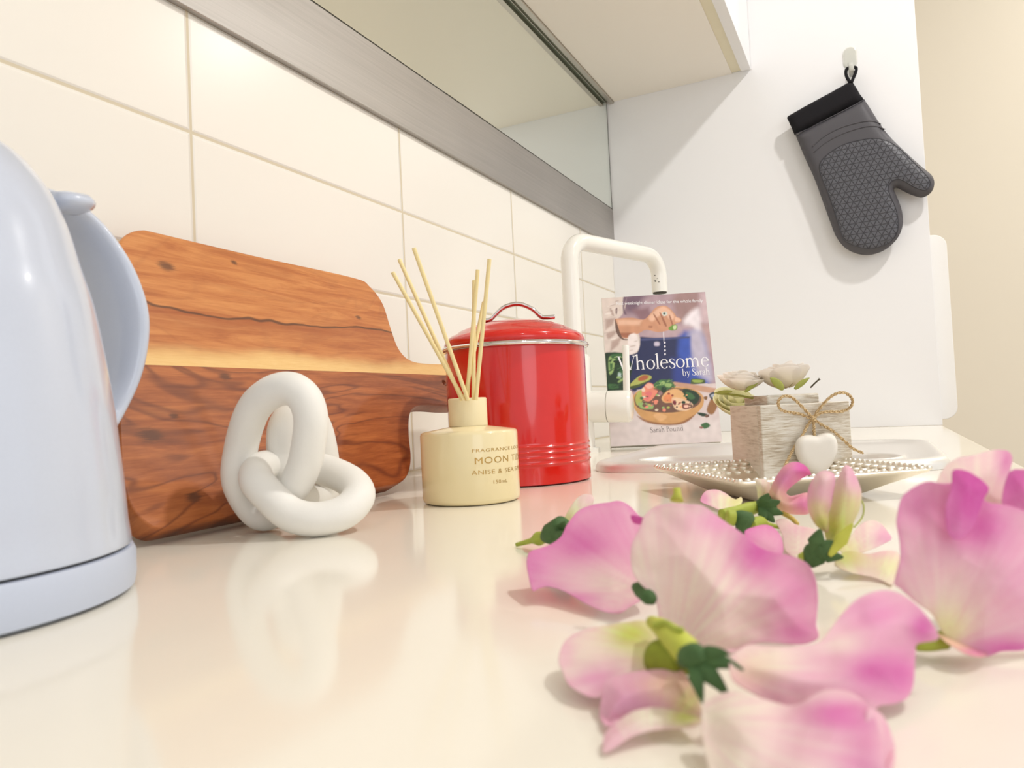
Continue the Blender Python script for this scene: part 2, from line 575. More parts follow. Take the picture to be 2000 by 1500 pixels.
def wood_mat():
    t = NT('acacia_wood')
    c = t.coord()
    sp = t.n('ShaderNodeSeparateXYZ'); t.l(c, sp.inputs[0])
    u, v = sp.outputs[0], sp.outputs[1]
    wob = t.math('MULTIPLY', t.math('SUBTRACT', t.noise(c, 9, 3, 0.5, 0.0, (1, 1.6, 1)), 0.5), 0.05)
    warp = t.noise(c, 7.0, 2, 0.5, 0.4, (0.55, 2.2, 1))
    gr = t.noise(c, 14, 6, 0.6, 0.8, (0.8, 9, 1))
    fine = t.noise(c, 75, 5, 0.7, 0.2, (0.8, 12, 1))
    warp2 = t.noise(c, 5.0, 3, 0.55, 1.2, (0.7, 1.8, 1))
    ring = t.math('SINE', t.math('MULTIPLY', t.math('ADD', warp2, t.math('MULTIPLY', v, 1.6)), 75.0))
    ring = t.math('POWER', t.math('ADD', t.math('MULTIPLY', ring, 0.5), 0.5), 7.0)
    top = t.ramp(t.math('ADD', t.math('MULTIPLY', gr, 0.75), t.math('MULTIPLY', fine, 0.25)), [(0.28, srgb(160, 84, 36)), (0.44, srgb(188, 112, 54)), (0.58, srgb(206, 134, 72)), (0.74, srgb(220, 154, 92))])
    low = t.ramp(t.math('ADD', t.math('MULTIPLY', gr, 0.7), t.math('MULTIPLY', fine, 0.3)), [(0.28, srgb(120, 58, 26)), (0.45, srgb(156, 84, 38)), (0.58, srgb(180, 104, 52)), (0.75, srgb(202, 130, 68))])
    top = t.mix(t.math('MULTIPLY', ring, 0.12), top, srgb(120, 54, 22))
    low = t.mix(t.math('MULTIPLY', ring, 0.6), low, srgb(94, 42, 22))
    # sapwood stripe just over the glue line at v = VS
    VS = WOOD_VS
    islow = t.math('LESS_THAN', v, VS)
    d = t.math('SUBTRACT', t.math('SUBTRACT', v, VS), t.math('MULTIPLY', wob, 0.5))
    mr = t.n('ShaderNodeMapRange', interpolation_type='SMOOTHSTEP'); t.l(d, mr.inputs[0])
    mr.inputs[1].default_value = 0.021; mr.inputs[2].default_value = 0.005
    sap = t.mix(fine, srgb(226, 176, 100), srgb(246, 212, 146))
    top = t.mix(mr.outputs[0], top, sap)
    # dark crack line
    cr = t.math('ABSOLUTE', t.math('SUBTRACT', t.math('SUBTRACT', v, VS + 0.047), t.math('MULTIPLY', wob, 0.7)))
    mr = t.n('ShaderNodeMapRange', interpolation_type='SMOOTHSTEP'); t.l(cr, mr.inputs[0])
    mr.inputs[1].default_value = 0.0016; mr.inputs[2].default_value = 0.0004
    top = t.mix(t.math('MULTIPLY', mr.outputs[0], 0.8), top, srgb(70, 34, 14))
    # darker figure below the crack
    cr2 = t.math('SUBTRACT', t.math('SUBTRACT', v, VS + 0.046), t.math('MULTIPLY', wob, 0.7))
    mra = t.n('ShaderNodeMapRange', interpolation_type='SMOOTHSTEP'); t.l(cr2, mra.inputs[0]); mra.inputs[1].default_value = -0.022; mra.inputs[2].default_value = 0.0
    mrb = t.math('MULTIPLY', mra.outputs[0], t.math('LESS_THAN', cr2, 0.0))
    top = t.mix(t.math('MULTIPLY', mrb, 0.45), top, srgb(150, 70, 28))
    col = t.mix(islow, top, low)
    # knots: (u, v, radius)
    for (ku, kv, kr) in WOOD_KNOTS:
        vec = t.n('ShaderNodeCombineXYZ'); t.l(t.math('SUBTRACT', u, ku), vec.inputs[0]); t.l(t.math('MULTIPLY', t.math('SUBTRACT', v, kv), 1.7), vec.inputs[1])
        ln = t.n('ShaderNodeVectorMath', operation='LENGTH'); t.l(vec.outputs[0], ln.inputs[0])
        dd = t.math('ADD', ln.outputs['Value'], t.math('MULTIPLY', t.math('SUBTRACT', fine, 0.5), kr * 1.3))
        mr = t.n('ShaderNodeMapRange', interpolation_type='SMOOTHSTEP'); t.l(dd, mr.inputs[0]); mr.inputs[1].default_value = kr; mr.inputs[2].default_value = kr * 0.25
        col = t.mix(t.math('MULTIPLY', mr.outputs[0], 0.8), col, srgb(84, 46, 24))
    t.l(col, t.b.inputs['Base Color'])
    t.b.inputs['Roughness'].default_value = 0.42
    t.bump(fine, 0.1, 0.0004)
    return t.m


def buv(x, y):
    p = onplane(x, y, pA, bn); return ((p - pA).dot(udir), (p - pA).dot(vdir))


WOOD_VS = buv(560, 722)[1]
u0 = buv(560, 722)[0]
WOOD_KNOTS = [(buv(x, y)[0] - u0, buv(x, y)[1], r) for x, y, r in ((325, 520, 0.010), (378, 972, 0.008), (440, 735, 0.008), (457, 513, 0.005), (340, 812, 0.005), (295, 850, 0.013), (700, 620, 0.006))]
M_wood = wood_mat()
bm = bmesh.new()
TH = 0.017
nb = len(uv)


def inset_poly(poly, d):
    out = []
    n = len(poly)
    for i in range(n):
        a = Vector((*poly[i - 1], 0)); b = Vector((*poly[i], 0)); c = Vector((*poly[(i + 1) % n], 0))
        t_ = (c - a)
        nn = Vector((-t_.y, t_.x, 0)).normalized()
        out.append((b.x - nn.x * d, b.y - nn.y * d))
    return out


uv2 = [uv[0]]
for p_ in uv[1:]:
    if math.hypot(p_[0] - uv2[-1][0], p_[1] - uv2[-1][1]) > 0.0022: uv2.append(p_)
if math.hypot(uv2[0][0] - uv2[-1][0], uv2[0][1] - uv2[-1][1]) < 0.0022: uv2.pop()
uv = uv2; nb = len(uv)
area = sum(uv[i - 1][0] * uv[i][1] - uv[i][0] * uv[i - 1][1] for i in range(nb))
sgn = 1 if area < 0 else -1
ins = inset_poly(uv, 0.0016 * sgn)
# local frame: x = u - u0, y = v, z = out of the face
R_ = [[(a - u0, b, 0.0) for a, b in ins], [(a - u0, b, -0.0007) for a, b in inset_poly(uv, 0.0004 * sgn)], [(a - u0, b, -0.002) for a, b in uv], [(a - u0, b, -TH + 0.002) for a, b in uv], [(a - u0, b, -TH) for a, b in ins]]
loft(R_, bm, False, False)
hu, hv = buv(868, 748); hu -= u0
HR = 0.0042
circ = [(hu + HR * math.cos(2 * math.pi * k / 24), hv + HR * math.sin(2 * math.pi * k / 24)) for k in range(24)]
from mathutils.geometry import delaunay_2d_cdt
rim = [(a - u0, b) for a, b in ins]
nr_ = len(rim)
pts_ = [Vector(p_) for p_ in rim + circ]
ed_ = [(i, (i + 1) % nr_) for i in range(nr_)] + [(nr_ + i, nr_ + (i + 1) % 24) for i in range(24)]
vv_, ee_, ff_, *_ = delaunay_2d_cdt(pts_, ed_, [], 1, 1e-8)
for zc_ in (0.0, -TH):
    vb_ = [bm.verts.new((p_.x, p_.y, zc_)) for p_ in vv_]
    for t_ in ff_:
        cx_ = sum(vv_[i].x for i in t_) / 3; cy_ = sum(vv_[i].y for i in t_) / 3
        if math.hypot(cx_ - hu, cy_ - hv) < HR * 0.9: continue
        ins_ = False
        for k in range(nr_):
            (x1, y1), (x2, y2) = rim[k - 1], rim[k]
            if (y1 > cy_) != (y2 > cy_) and cx_ < (x2 - x1) * (cy_ - y1) / (y2 - y1) + x1: ins_ = not ins_
        if not ins_: continue
        bm.faces.new([vb_[i] for i in t_])
loft([[(a, b, 0.0) for a, b in circ], [(a, b, -TH) for a, b in circ]], bm, False, False)
bmesh.ops.remove_doubles(bm, verts=bm.verts[:], dist=1e-6)
bmesh.ops.delete(bm, geom=[v for v in bm.verts if not v.link_faces], context='VERTS')
bmesh.ops.recalc_face_normals(bm, faces=bm.faces[:])
me = bpy.data.meshes.new('cutting_board'); bm.to_mesh(me); bm.free()
bd = bpy.data.objects.new('cutting_board', me); COL.objects.link(bd); me.materials.append(M_wood)
w_ = udir.cross(vdir)
bd.matrix_world = Matrix(((udir.x, vdir.x, w_.x, u0), (udir.y, vdir.y, w_.y, pA.y), (udir.z, vdir.z, w_.z, pA.z), (0, 0, 0, 1)))
tag(bd, 'large brown wooden serving board with a short handle leaning on the tiled wall', 'cutting board')
for p in me.polygons: p.use_smooth = abs(p.normal.z) < 0.985

# ------------------------------------------------------------------ white chain link ornament
M_ceramic = M('matt_white_ceramic', srgb(240, 237, 230), 0.55, var=0.02, scale=120, bump=0.25, bscale=160)
cl = empty('chain_link_ornament', onz(600, 1010), 'white ceramic ornament of three interlocked links in front of the wooden board', 'ornament')
RT = 0.0099


def link(pts):
    w = [at(x, y, D) for x, y, D in pts]
    for p in w: p.z = max(p.z, RT)
    c = catmull(w, 10, True)
    for p in c: p.z = max(p.z, RT)
    return obj('chain_link', tube(c, RT, 28, True), M_ceramic, cl)


link([(500, 998, .452), (466, 940, .450), (472, 870, .448), (494, 802, .440), (528, 768, .434), (566, 759, .430), (594, 777, .428), (607, 815, .428), (604, 860, .430), (592, 915, .434), (566, 960, .441), (532, 1000, .449)])
link([(556, 935, .462), (552, 885, .463), (554, 838, .462), (570, 812, .466), (598, 808, .474), (618, 835, .482), (630, 880, .490), (636, 930, .497), (632, 966, .497), (605, 975, .486), (574, 962, .472)])
link([(500, 935, .433), (530, 972, .427), (570, 1005, .424), (620, 1014, .424), (672, 1000, .430), (700, 970, .442), (690, 945, .456), (655, 925, .468), (610, 912, .474), (560, 910, .470), (515, 912, .452)])

# ------------------------------------------------------------------ reed diffuser
DX, DY = 0.4879, -0.2117
M_bottle = M('cream_glazed_glass', srgb(240, 224, 178), 0.2, coat=0.4, var=0.01)
M_cap = M('cream_matt_collar', srgb(240, 225, 182), 0.45, var=0.01)
M_gold = M('gold_print', srgb(196, 158, 84), 0.3, 0.7, var=0.2, scale=120)
M_reed = M('pale_reed', srgb(242, 222, 164), 0.6, var=0.08, scale=200)
df = empty('reed_diffuser', (DX, DY, 0), 'cream round fragrance diffuser bottle with gold lettering and pale reeds', 'diffuser')
DR = 0.0368
obj('bottle', lathe([(0, 0.0004), (DR - 0.003, 0.0004), (DR - 0.0008, 0.0015), (DR, 0.004), (DR, 0.0505), (DR - 0.0006, 0.0522), (DR - 0.0022, 0.0531), (0.0155, 0.056), (0.0145, 0.0565), (0, 0.0565)], (DX, DY, 0), 96), M_bottle, df, angle=60)
obj('collar', lathe([(0.0, 0.0565), (0.0146, 0.0566), (0.0146, 0.0768), (0.0139, 0.0775), (0.008, 0.0775), (0.008, 0.070), (0, 0.070)], (DX, DY, 0), 64), M_cap, df, angle=50)
for (x0, y0, x1, y1, dt, db) in ((903, 776, 767, 532, .53, .525), (900, 776, 780, 507, .55, .527), (912, 776, 808, 484, .50, .523), (912, 778, 933, 527, .53, .53),
                                 (925, 776, 926, 548, .545, .527), (930, 776, 956, 506, .52, .525), (908, 776, 945, 590, .55, .53)):
    a = at(x0, y0, db); b = at(x1, y1, dt)
    a = a - (b - a) * 0.02
    obj('reed', tube([a, a.lerp(b, 0.5), b], 0.00145, 10), M_reed, df, angle=40)


def text_bm(s, size, font=None, spacing=1.0, align='CENTER'):
    cu = bpy.data.curves.new('txt', 'FONT')
    cu.body = s; cu.size = size; cu.space_character = spacing; cu.align_x = align; cu.resolution_u = 3
    to = bpy.data.objects.new('txt', cu); COL.objects.link(to)
    dg = bpy.context.evaluated_depsgraph_get(); dg.update()
    me = bpy.data.meshes.new_from_object(to.evaluated_get(dg))
    bm = bmesh.new(); bm.from_mesh(me)
    bpy.data.objects.remove(to); bpy.data.meshes.remove(me)
    bmesh.ops.triangulate(bm, faces=bm.faces[:])
    return bm


# ------------------------------------------------------------------ red canister
CX, CY = 0.6275, -0.1865
M_red = M('red_enamel', srgb(216, 30, 20), 0.16, coat=0.6, var=0.06, scale=60)
cn = empty('canister', (CX, CY, 0), 'red enamel storage canister with domed lid and chrome handle', 'canister')
RC = 0.0658
prof = [(0, 0.0004), (RC - 0.003, 0.0004), (RC, 0.0015), (RC, 0.016)]
for zc in (0.019, 0.024, 0.029, 0.034):
    prof += [(RC, zc - 0.0012), (RC + 0.0009, zc), (RC, zc + 0.0012)]
prof += [(RC, 0.037), (RC, 0.120), (RC - 0.0005, 0.1235), (0, 0.1235)]
obj('body', lathe(prof, (CX, CY, 0), 128), M_red, cn, angle=50)
obj('rim_band', lathe([(RC - 0.002, 0.1225), (RC + 0.003, 0.1222), (RC + 0.0042, 0.1240), (RC + 0.003, 0.1262), (RC - 0.002, 0.1264)], (CX, CY, 0), 128), M_chrome, cn)
ld = obj('lid', lathe([(RC - 0.001, 0.126), (RC + 0.0008, 0.1285), (RC - 0.001, 0.1335), (RC - 0.006, 0.1372), (RC - 0.009, 0.1378), (RC - 0.014, 0.1415), (RC - 0.024, 0.1455), (RC - 0.038, 0.149), (RC - 0.052, 0.1505), (0.001, 0.151), (0, 0.151)], (CX, CY, 0), 128), M_red, cn, angle=60)
hpts = [(945, 632, .690), (956, 629, .690), (968, 614, .690), (985, 600, .690), (1012, 594, .690), (1038, 603, .690), (1056, 618, .690), (1066, 625, .690), (1084, 627, .690)]
hh = []
a0 = at(945, 633, .69); a1 = at(1084, 627, .69)
hdv = Vector((a1.x - a0.x, a1.y - a0.y, 0)).normalized()
hc = Vector((CX, CY, 0)) - _R0 * 0.0005
for x, y, D in hpts:
    q = onplane(x, y, hc, Vector((_F.x, _F.y, 0)).normalized())
    q.z = max(q.z, 0.1525)
    hh.append(q)
obj('lid_handle', tube(catmull(hh, 6), 0.0028, 14, up=Vector((_F.x, _F.y, 0)), ell=(2.0, 0.8)), M_chrome, ld)


# ------------------------------------------------------------------ 2-D polygon helpers
from mathutils.geometry import delaunay_2d_cdt


def poly_inside(P, X, Y):
    n = len(P); ins = np.zeros(X.shape, bool)
    for i in range(n):
        x1, y1 = P[i - 1]; x2, y2 = P[i]
        if y1 == y2: continue
        c = ((y1 > Y) != (y2 > Y)) & (X < (x2 - x1) * (Y - y1) / (y2 - y1) + x1)
        ins ^= c
    return ins


def poly_dist(P, X, Y):
    d = np.full(X.shape, 1e9)
    n = len(P)
    for i in range(n):
        x1, y1 = P[i - 1]; x2, y2 = P[i]
        vx, vy = x2 - x1, y2 - y1
        L = vx * vx + vy * vy + 1e-12
        t = np.clip(((X - x1) * vx + (Y - y1) * vy) / L, 0, 1)
        d = np.minimum(d, np.hypot(X - x1 - t * vx, Y - y1 - t * vy))
    return d


def poly_sd(P, X, Y):
    d = poly_dist(P, X, Y)
    return np.where(poly_inside(P, X, Y), d, -d)


def cdt(outline, sp):
    """triangulate a polygon with interior points every sp; returns verts2d, tris, distance to the outline"""
    O = []
    n = len(outline)
    for i in range(n):
        a = outline[i]; b = outline[(i + 1) % n]
        m = max(1, int(math.hypot(b[0] - a[0], b[1] - a[1]) / sp))
        for k in range(m):
            O.append((a[0] + (b[0] - a[0]) * k / m, a[1] + (b[1] - a[1]) * k / m))
    xs = [p[0] for p in O]; ys = [p[1] for p in O]
    gx = np.arange(min(xs), max(xs), sp); gy = np.arange(min(ys), max(ys), sp * 0.87)
    X, Y = np.meshgrid(gx, gy)
    X = X + (np.arange(len(gy)) % 2)[:, None] * sp * 0.5
    sd = poly_sd(O, X, Y)
    k = sd > sp * 0.5
    pts = [Vector(p) for p in O] + [Vector((x, y)) for x, y in zip(X[k], Y[k])]
    nO = len(O)
    v, e, f, *_ = delaunay_2d_cdt(pts, [(i, (i + 1) % nO) for i in range(nO)], [], 1, 1e-7)
    V = np.array([(p.x, p.y) for p in v])
    cen = np.array([V[list(t)].mean(0) for t in f])
    ok = poly_inside(O, cen[:, 0], cen[:, 1])
    f = [t for t, q in zip(f, ok) if q]
    d = poly_dist(O, V[:, 0], V[:, 1])
    d[d < 1e-6 * sp] = 0
    return V, f, d


def smooth_outline(pts, n=4):
    return [(p.x, p.y) for p in catmull([(a, b, 0) for a, b in pts], n, True)]


def mesh_from(verts, faces, cols=None):
    me = bpy.data.meshes.new('m')
    me.from_pydata([tuple(v) for v in verts], [], [tuple(f) for f in faces])
    if cols is not None:
        ca = me.color_attributes.new('pigment', 'FLOAT_COLOR', 'POINT')
        arr = np.ones((len(verts), 4), np.float32); arr[:, :3] = cols
        ca.data.foreach_set('color', arr.ravel())
    me.update()
    return me


def pillow(outline, to3d, sp, hf, hb):
    """closed solid from a 2-D outline: to3d(x, y, h) -> Vector; hf, hb functions of the edge distance (front / back height)"""
    V, f, d = cdt(outline, sp)
    n = len(V)
    vs = [to3d(x, y, hf(dd)) for (x, y), dd in zip(V, d)]
    back = {}
    fs = [tuple(t) for t in f]
    for i in range(n):
        if d[i] <= 1e-9: back[i] = i
        else:
            back[i] = len(vs); vs.append(to3d(V[i][0], V[i][1], hb(d[i])))
    fs += [tuple(back[i] for i in reversed(t)) for t in f]
    bm = bmesh.new()
    bv = [bm.verts.new(v) for v in vs]
    for t in fs:
        try: bm.faces.new([bv[i] for i in t])
        except ValueError: pass
    bmesh.ops.recalc_face_normals(bm, faces=bm.faces[:])
    return bm


def dome(T, w):
    return lambda d: T * math.sqrt(max(0.0, 1 - (1 - min(d / w, 1.0)) ** 2))


# ------------------------------------------------------------------ wall hook, mitt, white board behind the panel
XM = XP - 0.024
PX = Vector((1, 0, 0))


def zm(x, y, plane=XM):
    p = onplane(1480 + x * 0.32, 60 + y * 0.32, (plane, 0, 0), PX)
    return (-p.y, p.z)


def pm(plane=XM):
    return lambda a, z, h: Vector((plane - h, -a, z))


M_sil = M('grey_silicone', srgb(84, 82, 86), 0.5, var=0.03, scale=300, spec=0.4)
M_cuff = M('black_cotton', srgb(22, 20, 24), 0.95, var=0.25, scale=500, bump=0.4, bscale=1500)


def pad_mat():
    t = NT('embossed_silicone')
    c = t.coord()
    sp = t.n('ShaderNodeSeparateXYZ'); t.l(c, sp.inputs[0])
    k = 2 * math.pi / 0.0200
    tot = None
    for deg in (28, 88, 148):
        a = math.radians(deg)
        q = t.math('ADD', t.math('MULTIPLY', sp.outputs[1], math.cos(a) * k), t.math('MULTIPLY', sp.outputs[2], math.sin(a) * k))
        w = t.math('ABSOLUTE', t.math('SINE', q))
        tot = w if tot is None else t.math('MINIMUM', tot, w)
    nz = t.noise(c, 420, 2)
    mr = t.n('ShaderNodeMapRange', interpolation_type='SMOOTHSTEP')
    t.l(t.math('ADD', tot, t.math('MULTIPLY', t.math('SUBTRACT', nz, 0.5), 0.45)), mr.inputs[0]); mr.inputs[1].default_value = 0.07; mr.inputs[2].default_value = 0.30
    t.l(t.mix(mr.outputs[0], srgb(52, 51, 56), srgb(88, 88, 94)), t.b.inputs['Base Color'])
    t.b.inputs['Roughness'].default_value = 0.42
    t.bump(mr.outputs[0], 0.8, 0.0008)
    return t.m


mt = empty('oven_mitt', (XM, -zm(570, 300)[0], zm(570, 300)[1]), 'grey silicone oven mitt with black cuff hanging from a hook on the white panel', 'oven mitt')
glove = [(232, 640), (290, 780), (345, 900), (400, 1050), (440, 1160), (480, 1260), (540, 1330), (620, 1365), (700, 1366), (780, 1335), (850, 1270), (884, 1190), (880, 1100), (852, 1020), (832, 975), (845, 958), (900, 985), (960, 1010), (1010, 1017), (1060, 985), (1078, 930), (1060, 880), (1000, 830), (900, 740), (800, 640), (740, 560), (690, 480), (652, 422)]
g2 = [zm(*p) for p in glove]
g3 = catmull([(a, b, 0) for a, b in g2], 4, False)
obj('glove', pillow([(p.x, p.y) for p in g3], pm(), 0.006, dome(0.012, 0.022), lambda d: -dome(0.012, 0.022)(d)), M_sil, mt)
cuff = [(178, 532), (186, 520), (300, 455), (430, 385), (560, 312), (574, 308), (600, 345), (622, 385), (648, 420), (540, 478), (430, 535), (320, 590), (226, 640), (205, 590)]
obj('cuff', pillow([zm(*p) for p in cuff], pm(), 0.006, dome(0.0115, 0.011), lambda d: -dome(0.0115, 0.011)(d)), M_cuff, mt)
pad = [(380, 850), (395, 800), (450, 750), (520, 710), (600, 685), (700, 670), (780, 680), (850, 715), (900, 760), (980, 840), (1040, 910), (1050, 950), (1020, 980), (960, 965), (890, 925), (850, 915), (810, 935), (795, 975), (810, 1020), (840, 1090), (855, 1160), (850, 1240), (800, 1300), (700, 1335), (620, 1325), (540, 1290), (510, 1240), (480, 1140), (440, 1020), (400, 920)]
gl_d = [(p.x, p.y) for p in g3]


def on_glove(a, z, extra):
    d = float(poly_dist(gl_d, np.array([a]), np.array([z]))[0])
    return dome(0.012, 0.022)(d) + extra


pdo = smooth_outline([zm(*p) for p in pad])
V, f, d = cdt(pdo, 0.004)
me = mesh_from([Vector((XM - on_glove(a, z, 0.0004 + min(dd, 0.002) * 0.4), -a, z)) for (a, z), dd in zip(V, d)], f)
obj('grip_pad', me, pad_mat(), mt)
for r in (pdo,):
    obj('pad_edging', tube([Vector((XM - on_glove(a, z, 0.0003), -a, z)) for a, z in r], 0.0009, 8, True), M('dark_grey_silicone', srgb(58, 57, 62), 0.4), mt)
for r in ([(335, 720), (400, 662), (500, 607), (620, 572), (700, 562), (750, 573)], [(345, 752), (420, 692), (520, 640), (640, 602), (720, 594), (775, 604)], [(232, 636), (330, 590), (440, 535), (550, 480), (652, 424)]):
    r3 = catmull([(*zm(*p), 0) for p in r], 6)
    obj('ridge', tube([Vector((XM - on_glove(p.x, p.y, 0.0002), -p.x, p.y)) for p in r3], 0.0011, 8), M_sil, mt)
lp = [(565, 322), (545, 290), (538, 262), (545, 238), (570, 230), (600, 232), (598, 258), (585, 290), (572, 322)]
lp3 = catmull([Vector((XM - 0.004, -zm(*p)[0], zm(*p)[1])) for p in lp], 5)
obj('hanging_loop', tube(lp3, 0.0028, 10, up=(1, 0, 0), ell=(1.6, 1.0)), M_cuff, mt)
# clear adhesive hook
hk = empty('wall_hook', Vector((XP, -zm(563, 170, XP)[0], zm(563, 170, XP)[1])), 'small clear plastic adhesive hook on the white panel above the oven mitt', 'hook')
ho = rrect(0, 0, 0.0125, 0.021, 0.0122, 8)
oc = zm(563, 165, XP)
M_clear = M('clear_plastic', srgb(236, 236, 228), 0.15, var=0.0, trans=0.35)
obj('back_plate', pillow([(oc[0] + a, oc[1] + b) for a, b in ho], pm(XP - 0.0005), 0.0015, dome(0.0022, 0.004), lambda d: 0.0), M_clear, hk)
hp0 = Vector((XP - 0.002, -oc[0], oc[1] - 0.010))
q = Vector((XM - 0.004, -zm(572, 238)[0], zm(572, 238)[1]))
obj('peg', tube(catmull([hp0, Vector((XP - 0.010, q.y, q.z - 0.0062)), Vector((q.x, q.y, q.z - 0.0058)), Vector((q.x - 0.006, q.y, q.z - 0.003)), Vector((q.x - 0.007, q.y, q.z + 0.004))], 6), 0.002, 12, up=(0, 1, 0), ell=(2.2, 1)), M_clear, hk)
# white board mounted behind the end panel
XB = XP + 0.018 + 0.001
ct = onplane(1844, 456, (XB, 0, 0), PX); cb_ = onplane(1868, 818, (XB, 0, 0), PX)
ytip = onplane(1860, 640, (XB, 0, 0), PX).y
yc_, zc_ = ytip + 0.14, (ct.z + cb_.z) / 2
bm = prism([Vector((XB, y, z)) for y, z in rrect(yc_, zc_, 0.14, (ct.z - cb_.z) / 2, 0.022, 8)], (0.008, 0, 0))
o = obj('hanging_board', bm, M('white_plastic_board', srgb(244, 242, 238), 0.5, var=0.005), smooth=False, bevel=0.001)
tag(o, 'white board with rounded corners hung behind the end panel beside the worktop', 'board')

# ------------------------------------------------------------------ tray
ZR = 0.018
tC = onz(1438, 942, ZR); tL = onz(1280, 911, ZR); tR = onz(1827, 914, ZR)
ex = (tR - tC).normalized(); LX = (tR - tC).length
ey = Vector((-ex.y, ex.x, 0))
LY = abs((tL - tC).dot(ey))
if (tL - tC).dot(ey) < 0: ey = -ey
to_ = tC + ex * LX / 2 + ey * LY / 2; to_.z = 0
ty = empty('serving_tray', to_, 'silver metal tray with a dimpled flared rim under the wooden flower box', 'tray')


def tw(a, b, z):
    p = to_ + ex * a + ey * b
    return Vector((p.x, p.y, z))


rings = []
HX, HY = LX / 2, LY / 2
sect = [(0.045, 0.0012), (0.030, 0.0010), (0.0275, 0.0022), (0.018, 0.0075), (0.006, 0.0135), (0.0008, ZR - 0.0022), (0.0, ZR - 0.0008), (0.0008, ZR), (0.003, ZR), (0.024, ZR - 0.0085), (0.028, ZR - 0.0115), (0.032, ZR - 0.0125), (0.045, ZR - 0.0125)]
for d_, z in sect:
    rings.append([tw(a, b, z) for a, b in rrect(0, 0, HX - d_, HY - d_, max(0.006 - d_ * 0.1, 0.001), 5)])
M_tray = brushed_mat('hammered_silver', srgb(240, 234, 222), 0.36, (1, 1, 1), 1.0, 0.1, var=0.05)
obj('tray_body', loft(rings, None, True, True), M_tray, ty, angle=50)
# bead edging and the raised dimples of the rim band
bm = bmesh.new()


def bead(bm, c, r, sx=1.0, sy=1.0, sz=1.0, ax=None):
    g = bmesh.ops.create_icosphere(bm, subdivisions=2, radius=r)
    for v in g['verts']:
        p = Vector((v.co.x * sx, v.co.y * sy, v.co.z * sz))
        if ax is not None: p = ex * p.x + ey * p.y + Vector((0, 0, p.z))
        v.co = p + c


bm = bmesh.new()
for side in range(4):
    L_ = LX if side % 2 == 0 else LY
    n_ = int(L_ / 0.0052)
    for k in range(n_):
        s_ = -L_ / 2 + 0.003 + (L_ - 0.006) * k / (n_ - 1)
        for row, (off, zz) in enumerate(((0.0016, ZR + 0.0002),)):
            a, b = {0: (s_, -HY + off), 1: (HX - off, s_), 2: (s_, HY - off), 3: (-HX + off, s_)}[side]
            bead(bm, tw(a, b, zz), 0.0017, 1.25 if side % 2 == 0 else 0.8, 0.8 if side % 2 == 0 else 1.25, 0.9, 1)
obj('beaded_edge', bm, M_tray, ty)
bm = bmesh.new()
for side in range(4):
    L_ = LX if side % 2 == 0 else LY
    for row in range(3):
        off = 0.007 + row * 0.006
        zz = ZR - (off - 0.003) / 0.021 * 0.0085
        n_ = int((L_ - 2 * off) / 0.0085)
        for k in range(n_ + 1):
            s_ = -(L_ - 2 * off) / 2 + (L_ - 2 * off) * (k + (0.5 if row % 2 else 0)) / (n_ + 0.5)
            a, b = {0: (s_, -HY + off), 1: (HX - off, s_), 2: (s_, HY - off), 3: (-HX + off, s_)}[side]
            bead(bm, tw(a, b, zz - 0.0002), 0.0036, 1.05, 0.9, 0.42, 1)
obj('rim_dimples', bm, M_tray, ty)

# ------------------------------------------------------------------ whitewashed flower box
ZB = ZR - 0.0125 + 0.0003
bE = onz(1493, 938, ZB); bRt = onz(1668, 928, ZB)
HB = 0.0555
bex = (bRt - bE).normalized(); BW = (bRt - bE).length
bey = Vector((-bex.y, bex.x, 0))
if bey.x < 0: bey = -bey
BD = 0.062
print('tray', LX, LY, 'box', BW, 'ang', math.degrees(math.atan2(bex.y, bex.x)), math.degrees(math.atan2(ex.y, ex.x)))


def wash_mat():
    t = NT('whitewashed_wood')
    c = t.coord()
    n1 = t.noise(c, 75, 5, 0.75, 0.2, (1.0, 1.0, 16))
    n2 = t.noise(c, 22, 3, 0.5)
    f = t.math('ADD', t.math('MULTIPLY', n1, 0.62), t.math('MULTIPLY', n2, 0.38))
    col = t.ramp(f, [(0.34, srgb(168, 148, 126)), (0.44, srgb(208, 196, 176)), (0.51, srgb(232, 226, 214)), (0.68, srgb(243, 239, 230))])
    t.l(col, t.b.inputs['Base Color'])
    t.b.inputs['Roughness'].default_value = 0.85
    t.bump(n1, 0.4, 0.0008)
    return t.m


def tan_mat():
    t = NT('worn_wood_end')
    c = t.coord()
    n1 = t.noise(c, 60, 4, 0.7, 0.3, (1.0, 1.0, 12))
    n2 = t.noise(c, 30, 3, 0.5)
    f = t.math('ADD', t.math('MULTIPLY', n1, 0.6), t.math('MULTIPLY', n2, 0.4))
    col = t.ramp(f, [(0.33, srgb(190, 178, 160)), (0.48, srgb(224, 216, 200)), (0.68, srgb(238, 232, 220))])
    t.l(col, t.b.inputs['Base Color'])
    t.b.inputs['Roughness'].default_value = 0.85
    t.bump(n1, 0.4, 0.0008)
    return t.m


M_wash = wash_mat(); M_tan = tan_mat()


def bw(a, b, z):
    p = bE + bex * a + bey * b
    return Vector((p.x, p.y, ZB + z))


fb = empty('flower_box', bw(BW / 2, BD / 2, 0), 'small whitewashed wooden box tied with twine and a heart, standing on the silver tray', 'box')


